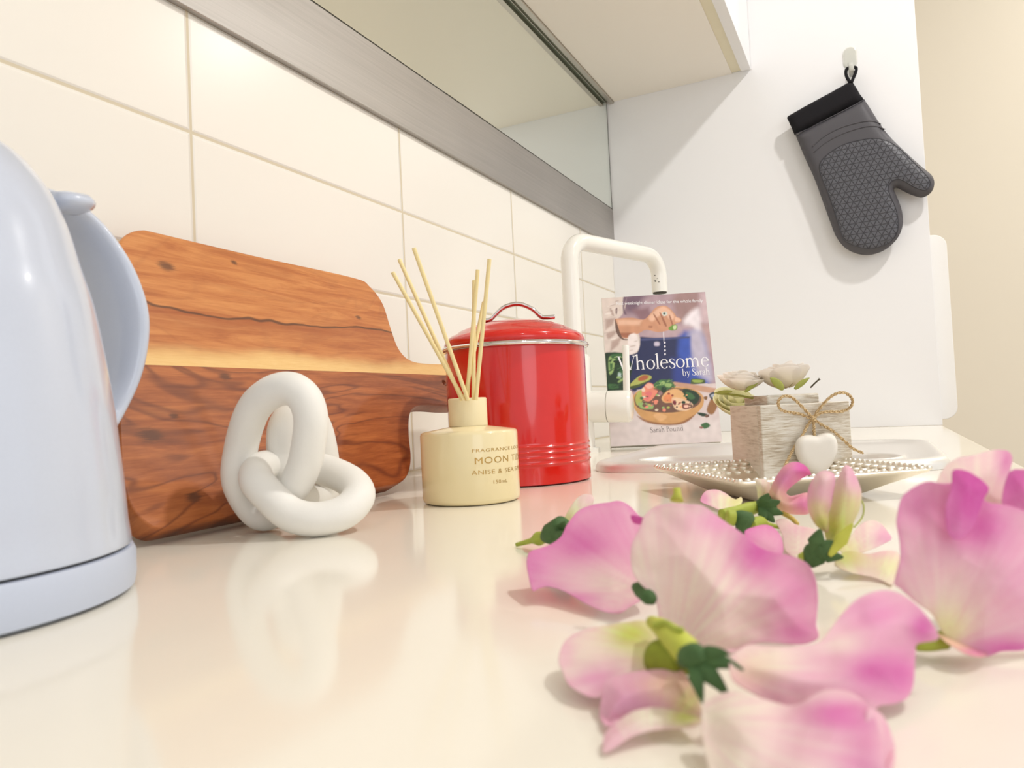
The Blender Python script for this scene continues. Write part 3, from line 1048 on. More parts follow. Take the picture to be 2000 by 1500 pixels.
def wbox(name, a0, b0, z0_, a1, b1, z1, mat, bev=0.0008, parent=None):
    bm = bmesh.new()
    c8 = [bw(a, b, z) for z in (z0_, z1) for b in (b0, b1) for a in (a0, a1)]
    vs = [bm.verts.new(p) for p in c8]
    for q_ in [(0, 2, 3, 1), (4, 5, 7, 6), (0, 1, 5, 4), (2, 6, 7, 3), (1, 3, 7, 5), (0, 4, 6, 2)]: bm.faces.new([vs[i] for i in q_])
    bmesh.ops.recalc_face_normals(bm, faces=bm.faces[:])
    return obj(name, bm, mat, parent or fb, smooth=False, bevel=bev)


wbox('front_board', 0, 0, 0, BW, 0.006, HB, M_wash)
wbox('side_board', 0, 0.0062, 0, 0.006, BD, HB, M_tan)
wbox('side_board', BW - 0.006, 0.0062, 0, BW, BD, HB, M_wash)
wbox('rear_board', 0.0062, BD - 0.006, 0, BW - 0.0062, BD, HB, M_wash)
wbox('base_board', 0.0062, 0.0062, 0, BW - 0.0062, BD - 0.0062, 0.004, M_wash)
wbox('inner_tray', 0.010, 0.010, 0.0042, BW - 0.018, BD - 0.0065, HB + 0.0072, M_wash, 0.0015)


# twine on the front face
def ft(x, y, off=0.0015):
    """pixel -> front face of the box"""
    return onplane(x, y, bE, bey) - bey * off


def z7(x, y): return (1360 + x * 0.17, 690 + y * 0.17)


M_twine = None
t = NT('jute_twine')
c = t.coord()
w = t.n('ShaderNodeTexWave', wave_type='BANDS', bands_direction='DIAGONAL'); t.l(c, w.inputs[0]); w.inputs['Scale'].default_value = 330; w.inputs['Distortion'].default_value = 2.0
t.l(t.mix(w.outputs['Fac'], srgb(190, 154, 104), srgb(236, 210, 164)), t.b.inputs['Base Color'])
t.b.inputs['Roughness'].default_value = 0.9
t.bump(w.outputs['Fac'], 0.8, 0.0006)
M_twine = t.m


def twine(pts, offs, r=0.0011, name='twine_strand', par=None):
    p = [ft(*z7(*q_), o_) for q_, o_ in zip(pts, offs)]
    p = catmull(p, 8)
    bm = bmesh.new()
    # two plied strands
    T_ = len(p)
    for ph in (0, math.pi):
        qq = []
        for i in range(T_):
            t_ = (p[min(i + 1, T_ - 1)] - p[max(i - 1, 0)]).normalized()
            s1 = bey.cross(t_).normalized(); s2 = t_.cross(s1)
            a_ = i * 0.85 + ph
            qq.append(p[i] + (s1 * math.cos(a_) + s2 * math.sin(a_)) * r * 0.5)
        tube(qq, r * 0.62, 8, bm=bm)
    return obj(name, bm, M_twine, par or fb)


bow = twine([(1310, 740), (1250, 690), (1140, 590), (1040, 510), (950, 495), (890, 540), (890, 600), (940, 655), (1060, 680), (1180, 700), (1290, 750)], [.003, .005, .007, .008, .009, .009, .008, .006, .004, .003, .003], name='twine_bow')
twine([(1320, 750), (1360, 660), (1430, 550), (1510, 480), (1600, 455), (1690, 490), (1730, 560), (1710, 630), (1630, 670), (1500, 670), (1400, 690), (1330, 745)], [.003, .005, .008, .009, .01, .009, .008, .006, .004, .003, .003, .003], name='twine_bow')
twine([(1310, 750), (1250, 840), (1180, 960), (1090, 1080), (1010, 1220), (960, 1290)], [.003, .003, .004, .005, .006, .008])
twine([(1320, 755), (1420, 820), (1540, 900), (1650, 1000), (1750, 1090), (1850, 1140)], [.003, .003, .005, .006, .006, .008])
twine([(1300, 745), (1325, 800), (1330, 900), (1335, 960)], [.003, .003, .003, .003])
bm = bmesh.new(); bmesh.ops.create_uvsphere(bm, u_segments=16, v_segments=10, radius=0.0024)
kp = ft(*z7(1318, 750), 0.0032)
for v in bm.verts: v.co = v.co + kp
obj('twine_knot', bm, M_twine, fb)
heart = [(1365, 950), (1310, 938), (1230, 945), (1160, 985), (1128, 1060), (1135, 1150), (1180, 1250), (1260, 1340), (1340, 1400), (1385, 1420), (1430, 1410), (1500, 1350), (1570, 1250), (1612, 1150), (1620, 1050), (1590, 960), (1530, 915), (1470, 912), (1410, 930)]


def fface(x, y):
    p = onplane(*z7(x, y), bE - bey * 0.006, bey)
    return ((p - bE).dot(bex), p.z)


ho = smooth_outline([fface(*p) for p in heart], 3)
bm = pillow(ho, lambda a, z, h: bE + bex * a + Vector((0, 0, z - bE.z)) - bey * (0.0065 + h), 0.0022, dome(0.0045, 0.006), lambda d: -dome(0.0045, 0.006)(d))
obj('heart', bm, M('white_painted_heart', srgb(238, 232, 222), 0.6, var=0.02, scale=200), fb)


# ------------------------------------------------------------------ roses on the box
def petal_mat(name, trans=0.25):
    t = NT(name)
    at_ = t.n('ShaderNodeAttribute'); at_.attribute_name = 'pigment'
    c = t.coord()
    fine = t.noise(c, 900, 3, 0.6)
    col = t.mix(t.math('MULTIPLY', fine, 0.10), at_.outputs['Color'], (1, 1, 1))
    t.l(col, t.b.inputs['Base Color'])
    t.b.inputs['Roughness'].default_value = 0.75
    t.b.inputs['Specular IOR Level'].default_value = 0.25
    tr = t.n('ShaderNodeBsdfTranslucent'); t.l(col, tr.inputs['Color'])
    mx = t.n('ShaderNodeMixShader'); mx.inputs[0].default_value = trans
    t.l(t.b.outputs[0], mx.inputs[1]); t.l(tr.outputs[0], mx.inputs[2]); t.l(mx.outputs[0], t.out.inputs[0])
    veins = t.noise(c, 260, 3, 0.6, 0.3)
    t.bump(veins, 0.12, 0.0006)
    return t.m


M_petal = petal_mat('petal_fabric', 0.3)
M_rose = petal_mat('rose_fabric', 0.5)


def lerp3(a, b, t_): return tuple(x + (y - x) * t_ for x, y in zip(a, b))


def rose(name, c, R, tilt, label, inner, outer, seed, squash=0.7, npet=(3, 4, 5, 6)):
    rnd = random.Random(seed)
    e_ = empty(name, c, label, 'rose', 'roses on the flower box')
    rot = Matrix.Rotation(tilt[0], 3, 'X') @ Matrix.Rotation(tilt[1], 3, 'Y')
    vs, fs, cs = [], [], []
    nl = len(npet)
    for li, np_ in enumerate(npet):
        rr = R * (0.22 + 0.78 * (li + 1) / nl)
        hh_ = R * (1.25 - 0.18 * li / nl)
        op = 0.15 + 0.85 * (li / (nl - 1)) ** 1.3
        for k in range(np_):
            a0 = 2 * math.pi * (k + 0.37 * li + rnd.uniform(-.1, .1)) / np_
            wid = 2 * math.pi / np_ * 0.72
            NU, NV = 9, 8
            base = len(vs)
            j1, j2 = rnd.uniform(.9, 1.1), rnd.uniform(-.06, .06)
            for v_ in range(NV + 1):
                t_ = v_ / NV
                for u_ in range(NU + 1):
                    s_ = u_ / NU * 2 - 1
                    top = 1 - 0.22 * abs(s_) ** 2.5
                    tt = t_ * top
                    ra = rr * (0.12 + (0.88 * math.sin(tt * math.pi / 2) ** 0.9)) * (1 + 0.10 * op * (tt ** 5) * j1)
                    ang = a0 + s_ * wid * (0.35 + 0.65 * min(1, t_ * 1.6))
                    z_ = hh_ * squash * (tt ** 1.5) * (1 + j2) - op * 0.16 * R * tt ** 5 - 0.08 * R * li / nl
                    ra += R * 0.03 * math.sin(5 * s_ + k) * t_ ** 2
                    p = rot @ Vector((ra * math.cos(ang), ra * math.sin(ang), z_))
                    p = p + Vector(c)
                    vs.append(p)
                    cs.append(lerp3(inner, outer, min(1, t_ * 1.1)))
            for v_ in range(NV):
                for u_ in range(NU):
                    i_ = base + v_ * (NU + 1) + u_
                    fs.append((i_, i_ + 1, i_ + NU + 2, i_ + NU + 1))
    obj('blossom', mesh_from(vs, fs, cs), M_rose, e_, solid=0.0003, sub=1)
    return e_, rot


c_cream = srgb(244, 232, 214); c_white = srgb(253, 248, 242); c_ygreen = srgb(206, 204, 96)
ztopb = ZB + HB + 0.0074
p1 = at(1446, 762, 0.585); p2 = at(1535, 758, 0.575); p3 = at(1432, 802, 0.635)
p1.z = max(p1.z, ztopb + 0.001); p2.z = max(p2.z, ztopb + 0.002)
M_leafg = M('rose_sepal_green', srgb(160, 164, 78), 0.6, var=0.15, scale=150)
M_twig = M('dark_twig', srgb(82, 74, 58), 0.7)


def sepal(par, a, b, w, mat, up=Vector((0, 0, 1)), name='sepal'):
    path = [a, a.lerp(b, .3) + up * w * .2, a.lerp(b, .7) + up * w * .2, b]
    path = catmull(path, 5)
    n_ = len(path)
    rads = [max(0.0004, w * math.sin(math.pi * (0.12 + 0.88 * i / (n_ - 1))) ) for i in range(n_)]
    return obj(name, tube(path, rads, 10, up=(_F.x, _F.y, 0), ell=(0.35, 1.0)), mat, par)


r1, _ = rose('rose', p1 + Vector((0, 0, 0.001)), 0.0175, (0.15, -0.1), 'cream white rose on the left of the box top', srgb(248, 240, 212), c_white, 3)
sepal(r1, at(1430, 765, .572), at(1395, 768, .585), 0.0014, M_leafg)
sepal(r1, at(1455, 766, .572), at(1485, 742, .570), 0.0018, M_leafg)
r2, _ = rose('rose', p2 + Vector((0, 0, 0.001)), 0.0185, (-0.1, 0.1), 'cream white rose on the right of the box top with green sepals', srgb(248, 240, 214), c_white, 8, 0.85)
sepal(r2, at(1530, 761, .558), at(1504, 738, .556), 0.0032, M_leafg)
sepal(r2, at(1552, 760, .562), at(1581, 738, .562), 0.0022, M_leafg)
obj('stem', tube(catmull([at(1583, 757, .575), at(1592, 748, .573), at(1601, 740, .572)], 4), [.0006] * 8 + [.0011], 8), M_twig, r2)
r3, _ = rose('rose', p3, 0.018, (0.35, -0.5), 'pale yellow rose hanging behind the left side of the box', srgb(236, 232, 186), srgb(247, 245, 214), 5, 0.8)
obj('stem', tube(catmull([at(1400, 768, .60), at(1440, 772, .595), at(1475, 778, .585), at(1500, 774, .58)], 4), 0.0009, 8), M_leafg, r3)

# ------------------------------------------------------------------ cookbook leaning behind the tap
def z5(x, y): return (1140 + x * 0.22659, 560 + y * 0.22667)


kBL = at(1194, 884, 1.085); kBL.z = 0.0045
kBR = at(1411, 868, 1.07); kBR.z = 0.0045
ku = (kBR - kBL).normalized(); KW = (kBR - kBL).length
kTL = at(1179, 580, 1.165)
kv = (kTL - kBL); KH0 = kv.length; kv = (kv - ku * kv.dot(ku)).normalized()
kn = ku.cross(kv)
if kn.dot(CAM - kBL) < 0: kn = -kn
q = onplane(*z5(1112, 52), kBL, kn); KH = ((q - kBL).dot(kv) + (kTL - kBL).dot(kv)) / 2
print('book', KW, KH)
KT = 0.014


def kb(u_, v_, w_=0.0):
    return kBL + ku * u_ + kv * v_ + kn * w_


def kuv(x, y):
    p = onplane(*z5(x, y), kBL, kn) - kBL
    return p.dot(ku), p.dot(kv)


PAL = dict(mauve=(176, 150, 158), dkmauve=(120, 96, 112), skin=(206, 150, 118), skinl=(232, 186, 158), skind=(160, 102, 78), sleeve=(222, 206, 196), sleeved=(184, 160, 150),
           navy=(34, 42, 84), blue=(54, 84, 176), lblue=(120, 140, 206), lilac=(190, 182, 200), table=(214, 198, 196), green=(62, 104, 60), dgreen=(30, 54, 36), lgreen=(150, 180, 110),
           bowl=(206, 156, 100), bowld=(150, 100, 62), white=(240, 236, 236), salmon=(232, 140, 116), pink=(226, 120, 118), avocado=(178, 182, 96), pit=(176, 96, 62), brown=(112, 80, 66), tort=(226, 176, 120))
# (polygon in cover picture units, colour, softness)
ART = [
    ([(60, 0), (1300, 0), (1300, 950), (60, 950)], 'mauve', 1),
    ([(340, 80), (620, 60), (640, 200), (420, 230), (350, 200)], 'dkmauve', 40),
    ([(560, 60), (760, 55), (700, 180), (600, 260), (460, 240)], 'mauve', 40),
    ([(420, 200), (560, 180), (600, 300), (480, 290)], (142, 108, 116), 25),
    ([(800, 40), (1000, 40), (980, 200), (860, 330), (780, 200)], (160, 128, 126), 40),
    ([(1000, 60), (1120, 50), (1130, 330), (1010, 300)], (206, 180, 184), 35),
    ([(860, 290), (960, 190), (1000, 220), (1000, 420), (900, 380)], (238, 228, 232), 30),
    ([(520, 380), (900, 330), (940, 400), (760, 440), (560, 440)], (186, 160, 166), 25),
    ([(1020, 320), (1150, 320), (1170, 600), (1060, 560)], (184, 152, 150), 20),
    ([(1060, 560), (1180, 600), (1190, 860), (1080, 760)], (168, 130, 136), 20),
    ([(430, 440), (700, 450), (900, 430), (930, 520), (960, 860), (420, 900), (380, 600)], 'navy', 10),
    ([(820, 430), (1000, 400), (1060, 560), (1080, 860), (860, 860)], 'blue', 35),
    ([(900, 420), (1010, 380), (1060, 520), (1120, 800), (980, 740)], 'lilac', 45),
    ([(860, 440), (920, 430), (920, 600), (850, 580)], 'blue', 20),
    ([(760, 620), (900, 640), (930, 860), (780, 860)], (44, 62, 140), 40),
    ([(470, 450), (900, 430), (900, 445), (470, 466)], (70, 76, 120), 6),
    ([(100, 60), (345, 60), (350, 210), (300, 300), (470, 400), (475, 540), (400, 585), (120, 590)], 'sleeve', 8),
    ([(185, 280), (270, 270), (250, 330), (190, 370)], 'sleeved', 14), ([(200, 400), (280, 380), (260, 420), (210, 450)], 'sleeved', 12),
    ([(240, 470), (330, 430), (300, 500), (230, 560)], 'sleeved', 14), ([(410, 430), (430, 430), (420, 540), (400, 560)], 'sleeved', 8),
    ([(225, 190), (240, 190), (262, 250), (240, 240)], 'sleeved', 6), ([(275, 190), (290, 185), (286, 235), (276, 230)], (120, 96, 96), 5),
    ([(340, 95), (370, 95), (350, 180), (370, 240), (340, 220)], 'dkmauve', 8),
    ([(268, 290), (290, 275), (420, 268), (510, 285), (560, 250), (620, 180), (690, 162), (740, 185), (790, 240), (800, 262), (836, 275), (838, 302), (790, 320), (760, 360), (720, 378), (640, 392), (540, 372), (480, 400), (420, 425), (370, 445), (320, 430), (285, 380)], 'skin', 4),
    ([(290, 285), (500, 290), (480, 330), (300, 330)], 'skinl', 16),
    ([(560, 262), (640, 190), (690, 172), (720, 200), (640, 260), (590, 300)], 'skinl', 12),
    ([(700, 200), (735, 195), (780, 250), (760, 290), (720, 260)], 'skinl', 10), ([(790, 262), (832, 280), (830, 300), (790, 300)], 'skinl', 8),
    ([(300, 400), (420, 400), (370, 440), (325, 428)], 'skind', 12),
    ([(600, 240), (612, 240), (660, 320), (648, 322)], 'skind', 5), ([(655, 230), (665, 228), (715, 330), (700, 335)], 'skind', 5), ([(735, 250), (745, 250), (770, 320), (760, 330)], 'skind', 5), ([(560, 340), (590, 340), (588, 352), (565, 352)], 'skind', 8),
    ([(672, 225), (710, 215), (722, 240), (690, 255)], (214, 214, 204), 3), ([(684, 226), (700, 222), (704, 236), (690, 240)], (56, 84, 74), 3),
    ([(730, 355), (780, 325), (805, 335), (800, 370), (750, 378)], (110, 150, 60), 4), ([(770, 340), (798, 335), (795, 365), (775, 368)], (208, 224, 170), 4),
    ([(270, 290), (278, 290), (330, 435), (380, 452), (370, 462), (320, 448), (280, 390)], (110, 84, 74), 3),
    ([(390, 420), (450, 405), (474, 470), (470, 540), (400, 585), (380, 500)], (238, 226, 222), 8),
    ([(612, 478), (650, 478), (650, 508), (612, 508)], (206, 196, 214), 10),
    ([(684, 392), (692, 392), (694, 470), (690, 470)], (228, 224, 232), 2),
    ([(140, 600), (330, 570), (400, 640), (420, 700), (400, 800), (400, 885), (140, 885)], 'dgreen', 8),
    ([(215, 620), (250, 600), (268, 660), (250, 740), (220, 750)], 'lgreen', 8), ([(225, 640), (245, 630), (248, 700), (230, 720)], 'green', 8),
    ([(240, 585), (330, 578), (320, 610), (250, 620)], 'green', 8), ([(290, 700), (330, 690), (340, 760), (300, 780)], 'green', 10), ([(300, 740), (326, 752), (320, 790), (296, 780)], (176, 196, 190), 8), ([(220, 830), (300, 850), (290, 880), (220, 880)], 'green', 8),
    ([(385, 860), (440, 800), (500, 760), (570, 765), (586, 785), (560, 810), (480, 850), (400, 872)], 'avocado', 4), ([(470, 790), (520, 762), (562, 775), (530, 805), (480, 812)], 'pit', 8), ([(395, 862), (470, 842), (560, 808), (586, 788), (584, 800), (480, 862), (405, 880)], (70, 84, 40), 5),
    ([(925, 800), (960, 790), (1040, 800), (1045, 830), (1010, 870), (960, 880), (925, 850)], (66, 84, 44), 6), ([(940, 802), (1030, 806), (1010, 826), (950, 824)], (150, 172, 80), 5),
    ([(100, 1160), (440, 1040), (460, 890), (900, 850), (1400, 860), (1400, 1500), (100, 1500)], 'table', 8),
    ([(780, 820), (1160, 880), (1160, 915), (1020, 905), (760, 850)], (196, 152, 126), 8),
    ([(300, 1150), (700, 1180), (1400, 1150), (1400, 1500), (100, 1500)], (222, 210, 208), 40),
    ([(420, 1010), (440, 920), (520, 880), (620, 860), (800, 862), (930, 880), (1010, 920), (1036, 970), (1020, 1040), (940, 1120), (850, 1170), (740, 1186), (620, 1176), (500, 1130)], 'bowl', 3),
    ([(460, 1110), (540, 1150), (640, 1172), (760, 1180), (860, 1158), (960, 1100), (900, 1160), (800, 1192), (640, 1190), (520, 1160)], 'bowld', 8),
    ([(600, 1110), (650, 1090), (720, 1120), (660, 1160)], (226, 178, 126), 10),
    ([(440, 1000), (450, 930), (540, 885), (700, 872), (900, 885), (990, 930), (1015, 965), (985, 1020), (900, 1060), (760, 1085), (600, 1080), (480, 1050)], 'brown', 4),
    ([(445, 960), (470, 905), (510, 900), (500, 1000), (460, 1020)], 'avocado', 5), ([(470, 1000), (560, 1010), (600, 1050), (500, 1050)], 'lgreen', 8), ([(860, 880), (960, 900), (1000, 950), (970, 1010), (900, 1020), (860, 950)], 'dgreen', 8), ([(880, 910), (930, 920), (960, 960), (910, 970)], 'green', 8),
    ([(500, 900), (520, 860), (560, 826), (610, 850), (600, 880), (640, 900), (600, 960), (560, 990), (510, 970)], 'salmon', 5), ([(520, 930), (560, 900), (590, 920), (560, 970), (530, 970)], 'pink', 5), ([(530, 850), (570, 835), (600, 860), (560, 880)], (240, 180, 160), 6), ([(500, 880), (520, 870), (530, 900), (505, 905)], (240, 214, 190), 5),
    ([(600, 850), (640, 810), (690, 800), (740, 810), (785, 850), (740, 880), (690, 900), (640, 880)], 'green', 5), ([(640, 830), (690, 812), (700, 840), (650, 850)], 'lgreen', 6), ([(710, 830), (760, 840), (740, 868), (700, 860)], 'lgreen', 6), ([(670, 870), (710, 860), (706, 912), (676, 910)], 'dgreen', 6),
    ([(670, 960), (720, 900), (800, 880), (860, 920), (880, 990), (820, 1010), (760, 1000), (700, 1000)], 'tort', 5), ([(690, 950), (740, 920), (770, 990), (700, 990)], (226, 140, 92), 10),
    ([(760, 960), (830, 960), (930, 1000), (936, 1040), (880, 1070), (800, 1060), (770, 1020)], (232, 196, 160), 5), ([(850, 1010), (910, 1010), (920, 1045), (860, 1055)], (120, 60, 50), 5), ([(865, 1022), (900, 1020), (900, 1040), (870, 1042)], (240, 190, 170), 4), ([(765, 990), (790, 980), (800, 1010), (780, 1020)], (120, 40, 50), 4),
    ([(1060, 1060), (1100, 960), (1140, 930), (1180, 950), (1130, 1080), (1090, 1100)], (150, 104, 62), 8), ([(1080, 930), (1130, 905), (1160, 940), (1110, 975)], (60, 66, 80), 5), ([(1095, 935), (1125, 925), (1135, 945), (1110, 955)], (170, 176, 190), 4), ([(1035, 950), (1065, 945), (1060, 975), (1040, 970)], (130, 90, 50), 5),
    ([(975, 1085), (1040, 1090), (1080, 1110), (1020, 1118)], 'dgreen', 4), ([(1010, 1190), (1060, 1170), (1090, 1200), (1040, 1225)], 'green', 6), ([(1045, 1110), (1075, 1100), (1080, 1120), (1055, 1128)], 'brown', 4), ([(1000, 1205), (1030, 1210), (1020, 1224), (1002, 1220)], (150, 100, 90), 4),
]
for k_ in range(4):
    ART.append(([(690 + k_, 478 + k_ * 33), (700 + k_, 474 + k_ * 33), (706 + k_, 484 + k_ * 33), (696 + k_, 492 + k_ * 33)], (232, 230, 236), 2))


rz = random.Random(12)


def dab(x, y, r, c_, sf=3, e=0.6, th=0.0):
    ART.append(([(x + r * math.cos(a + th) * 1.0, y + r * e * math.sin(a + th * 0.3)) for a in (0, 1.05, 2.1, 3.14, 4.2, 5.24)], c_, sf))


for k_ in range(70):      # chopped salad in the bowl
    a = rz.uniform(0, 6.28); q_ = rz.random() ** 0.5
    x, y = 720 + 250 * q_ * math.cos(a), 990 + 78 * q_ * math.sin(a)
    if 660 < x < 930 and y > 905 and y < 1070 and rz.random() < 0.75: continue
    dab(x, y, rz.uniform(6, 20), rz.choice(['green', 'dgreen', 'lgreen', 'brown', 'avocado', 'salmon', (150, 120, 120), (96, 66, 60), (224, 206, 180)]), rz.uniform(2, 5), rz.uniform(.4, 1))
for k_ in range(46):      # herbs at the left and the leafy topping
    dab(rz.uniform(215, 390), rz.uniform(590, 880), rz.uniform(8, 28), rz.choice(['green', 'dgreen', 'lgreen', (44, 80, 50), (20, 40, 28)]), rz.uniform(3, 8), rz.uniform(.3, .9), rz.uniform(0, 3))
for k_ in range(34):
    dab(rz.uniform(610, 790), rz.uniform(800, 880), rz.uniform(5, 15), rz.choice(['green', 'dgreen', 'lgreen', (90, 140, 80)]), rz.uniform(2, 4), rz.uniform(.25, .8), rz.uniform(0, 3))
for k_ in range(12):      # sauce and seasoning on the wrap
    dab(rz.uniform(700, 920), rz.uniform(920, 1050), rz.uniform(4, 12), rz.choice([(232, 170, 120), (200, 110, 76), (240, 206, 176), (150, 70, 56)]), 3, rz.uniform(.4, 1))
for k_ in range(26):      # pleats of the sleeve
    y = rz.uniform(110, 570); x = rz.uniform(175, 300) if y < 300 else rz.uniform(200, 460)
    if y > 280 and x > 250 and y < 430: continue
    dab(x, y, rz.uniform(12, 34), rz.choice(['sleeved', (236, 224, 216), (200, 180, 170)]), rz.uniform(4, 9), 0.28, rz.uniform(0.6, 2.4))


def paint_cover(X, Y):
    col = np.zeros(X.shape + (3,))
    nz = np.array([mnoise.noise(Vector((x * 0.02, y * 0.02, 0))) for x, y in zip(X, Y)])
    for poly, c_, sf in ART:
        c_ = np.array(srgb(*(PAL[c_] if isinstance(c_, str) else c_)))
        P_ = np.array(poly)
        m = (X > P_[:, 0].min() - sf * 2) & (X < P_[:, 0].max() + sf * 2) & (Y > P_[:, 1].min() - sf * 2) & (Y < P_[:, 1].max() + sf * 2)
        if not m.any(): continue
        pp = smooth_outline(poly, 3) if len(poly) > 4 or sf <= 12 else poly
        sd = poly_sd(pp, X[m], Y[m])
        a = np.clip(sd / (2 * sf) + 0.5, 0, 1); a = a * a * (3 - 2 * a)
        col[m] = col[m] * (1 - a[:, None]) + c_ * a[:, None]
    return np.clip(col * (1 + 0.10 * nz[:, None]), 0, 1)


bk = empty('cookbook', kb(KW / 2, 0), 'paperback cookbook with a bowl of food on its cover, leaning upright behind the tap', 'book')
bm = bmesh.new()
c8 = [kb(u_, v_, w_) for w_ in (-KT, -0.0006) for v_ in (0.001, KH - 0.001) for u_ in (0.0008, KW - 0.001)]
vs = [bm.verts.new(p) for p in c8]
for q_ in [(0, 2, 3, 1), (4, 5, 7, 6), (0, 1, 5, 4), (2, 6, 7, 3), (1, 3, 7, 5), (0, 4, 6, 2)]: bm.faces.new([vs[i] for i in q_])
bmesh.ops.recalc_face_normals(bm, faces=bm.faces[:])
obj('page_block', bm, M('white_paper_edges', srgb(238, 234, 224), 0.8, var=0.02, scale=400), bk, smooth=False)
bm = bmesh.new()
c8 = [kb(u_, v_, w_) for w_ in (-KT - 0.0006, 0.0) for v_ in (0.0, KH) for u_ in (-0.0006, 0.0006)]
vs = [bm.verts.new(p) for p in c8]
for q_ in [(0, 2, 3, 1), (4, 5, 7, 6), (0, 1, 5, 4), (2, 6, 7, 3), (1, 3, 7, 5), (0, 4, 6, 2)]: bm.faces.new([vs[i] for i in q_])
bmesh.ops.recalc_face_normals(bm, faces=bm.faces[:])
obj('spine', bm, M('pale_spine_paper', srgb(232, 226, 214), 0.5), bk, smooth=False)
NU, NV = 200, 260
uu, vv = np.meshgrid(np.linspace(0, KW, NU), np.linspace(0, KH, NV))
P3 = np.array(kBL)[None, None] + uu[..., None] * np.array(ku) + vv[..., None] * np.array(kv)
rel = P3 - np.array(CAM)
dF = rel @ np.array(_F)
px_ = 1000 + FPX * (rel @ np.array(_R)) / dF; py_ = 750 - FPX * (rel @ np.array(_U)) / dF
X5 = ((px_ - 1140) / 0.22659).ravel(); Y5 = ((py_ - 560) / 0.22667).ravel()
colr = paint_cover(X5, Y5)
verts = P3.reshape(-1, 3) + np.array(kn) * 0.0002
idx = np.arange(NU * NV).reshape(NV, NU)
faces = np.stack([idx[:-1, :-1], idx[:-1, 1:], idx[1:, 1:], idx[1:, :-1]], -1).reshape(-1, 4)
t = NT('printed_cover')
a_ = t.n('ShaderNodeAttribute'); a_.attribute_name = 'pigment'
t.l(a_.outputs['Color'], t.b.inputs['Base Color']); t.b.inputs['Roughness'].default_value = 0.35
M_print = t.m
obj('cover_picture', mesh_from(verts.tolist(), faces.tolist(), colr), M_print, bk)


# serif lettering drawn from strokes: cap height 1, x height 0.64
def stroke(pts, ws, sm=0):
    if sm:
        q_ = catmull([(a[0], a[1], w) for a, w in zip(pts, ws)], sm)
        pts = [(p.x, p.y) for p in q_]; ws = [p.z for p in q_]
    out = []
    L, R_ = [], []
    n = len(pts)
    for i in range(n):
        a = Vector(pts[max(i - 1, 0)]); b = Vector(pts[min(i + 1, n - 1)])
        d_ = (b - a).normalized(); nn = Vector((-d_.y, d_.x)) * ws[i] / 2
        c_ = Vector(pts[i]); L.append(c_ + nn); R_.append(c_ - nn)
    for i in range(n - 1):
        out.append([L[i], R_[i], R_[i + 1], L[i + 1]])
    return out


def bar(x0, y0, x1, y1): return [[Vector((x0, y0)), Vector((x1, y0)), Vector((x1, y1)), Vector((x0, y1))]]


def ringg(cx, cy, rx, ry, ts, tt, a0=0, a1=360, n=36):
    out = []
    for k in range(n):
        A = [math.radians(a0 + (a1 - a0) * (k + j) / n) for j in (0, 1)]
        o_ = [Vector((cx + rx * math.cos(a), cy + ry * math.sin(a))) for a in A]
        i_ = [Vector((cx + (rx - ts) * math.cos(a), cy + (ry - tt) * math.sin(a))) for a in A]
        out.append([o_[0], o_[1], i_[1], i_[0]])
    return out


ST, TN, XH = 0.105, 0.035, 0.64


def sh(x, w=0.36, y=XH):   # shoulder starting at stem x
    return stroke([(x, y - .16), (x + .10, y - .045), (x + .20, y - .02), (x + w - .06, y - .07), (x + w, y - .22)], [TN, .06, .075, .09, ST], 6) + bar(x + w - ST / 2, 0, x + w + ST / 2, y - .22) + bar(x + w - .12, 0, x + w + .12, .03)


def stem(x, h, flag=True):
    return bar(x - ST / 2, 0, x + ST / 2, h) + bar(x - .12, 0, x + .12, .03) + ([[Vector((x - .13, h - .06)), Vector((x - ST / 2, h - .12)), Vector((x + ST / 2, h)), Vector((x, h + .02))]] if flag else [])


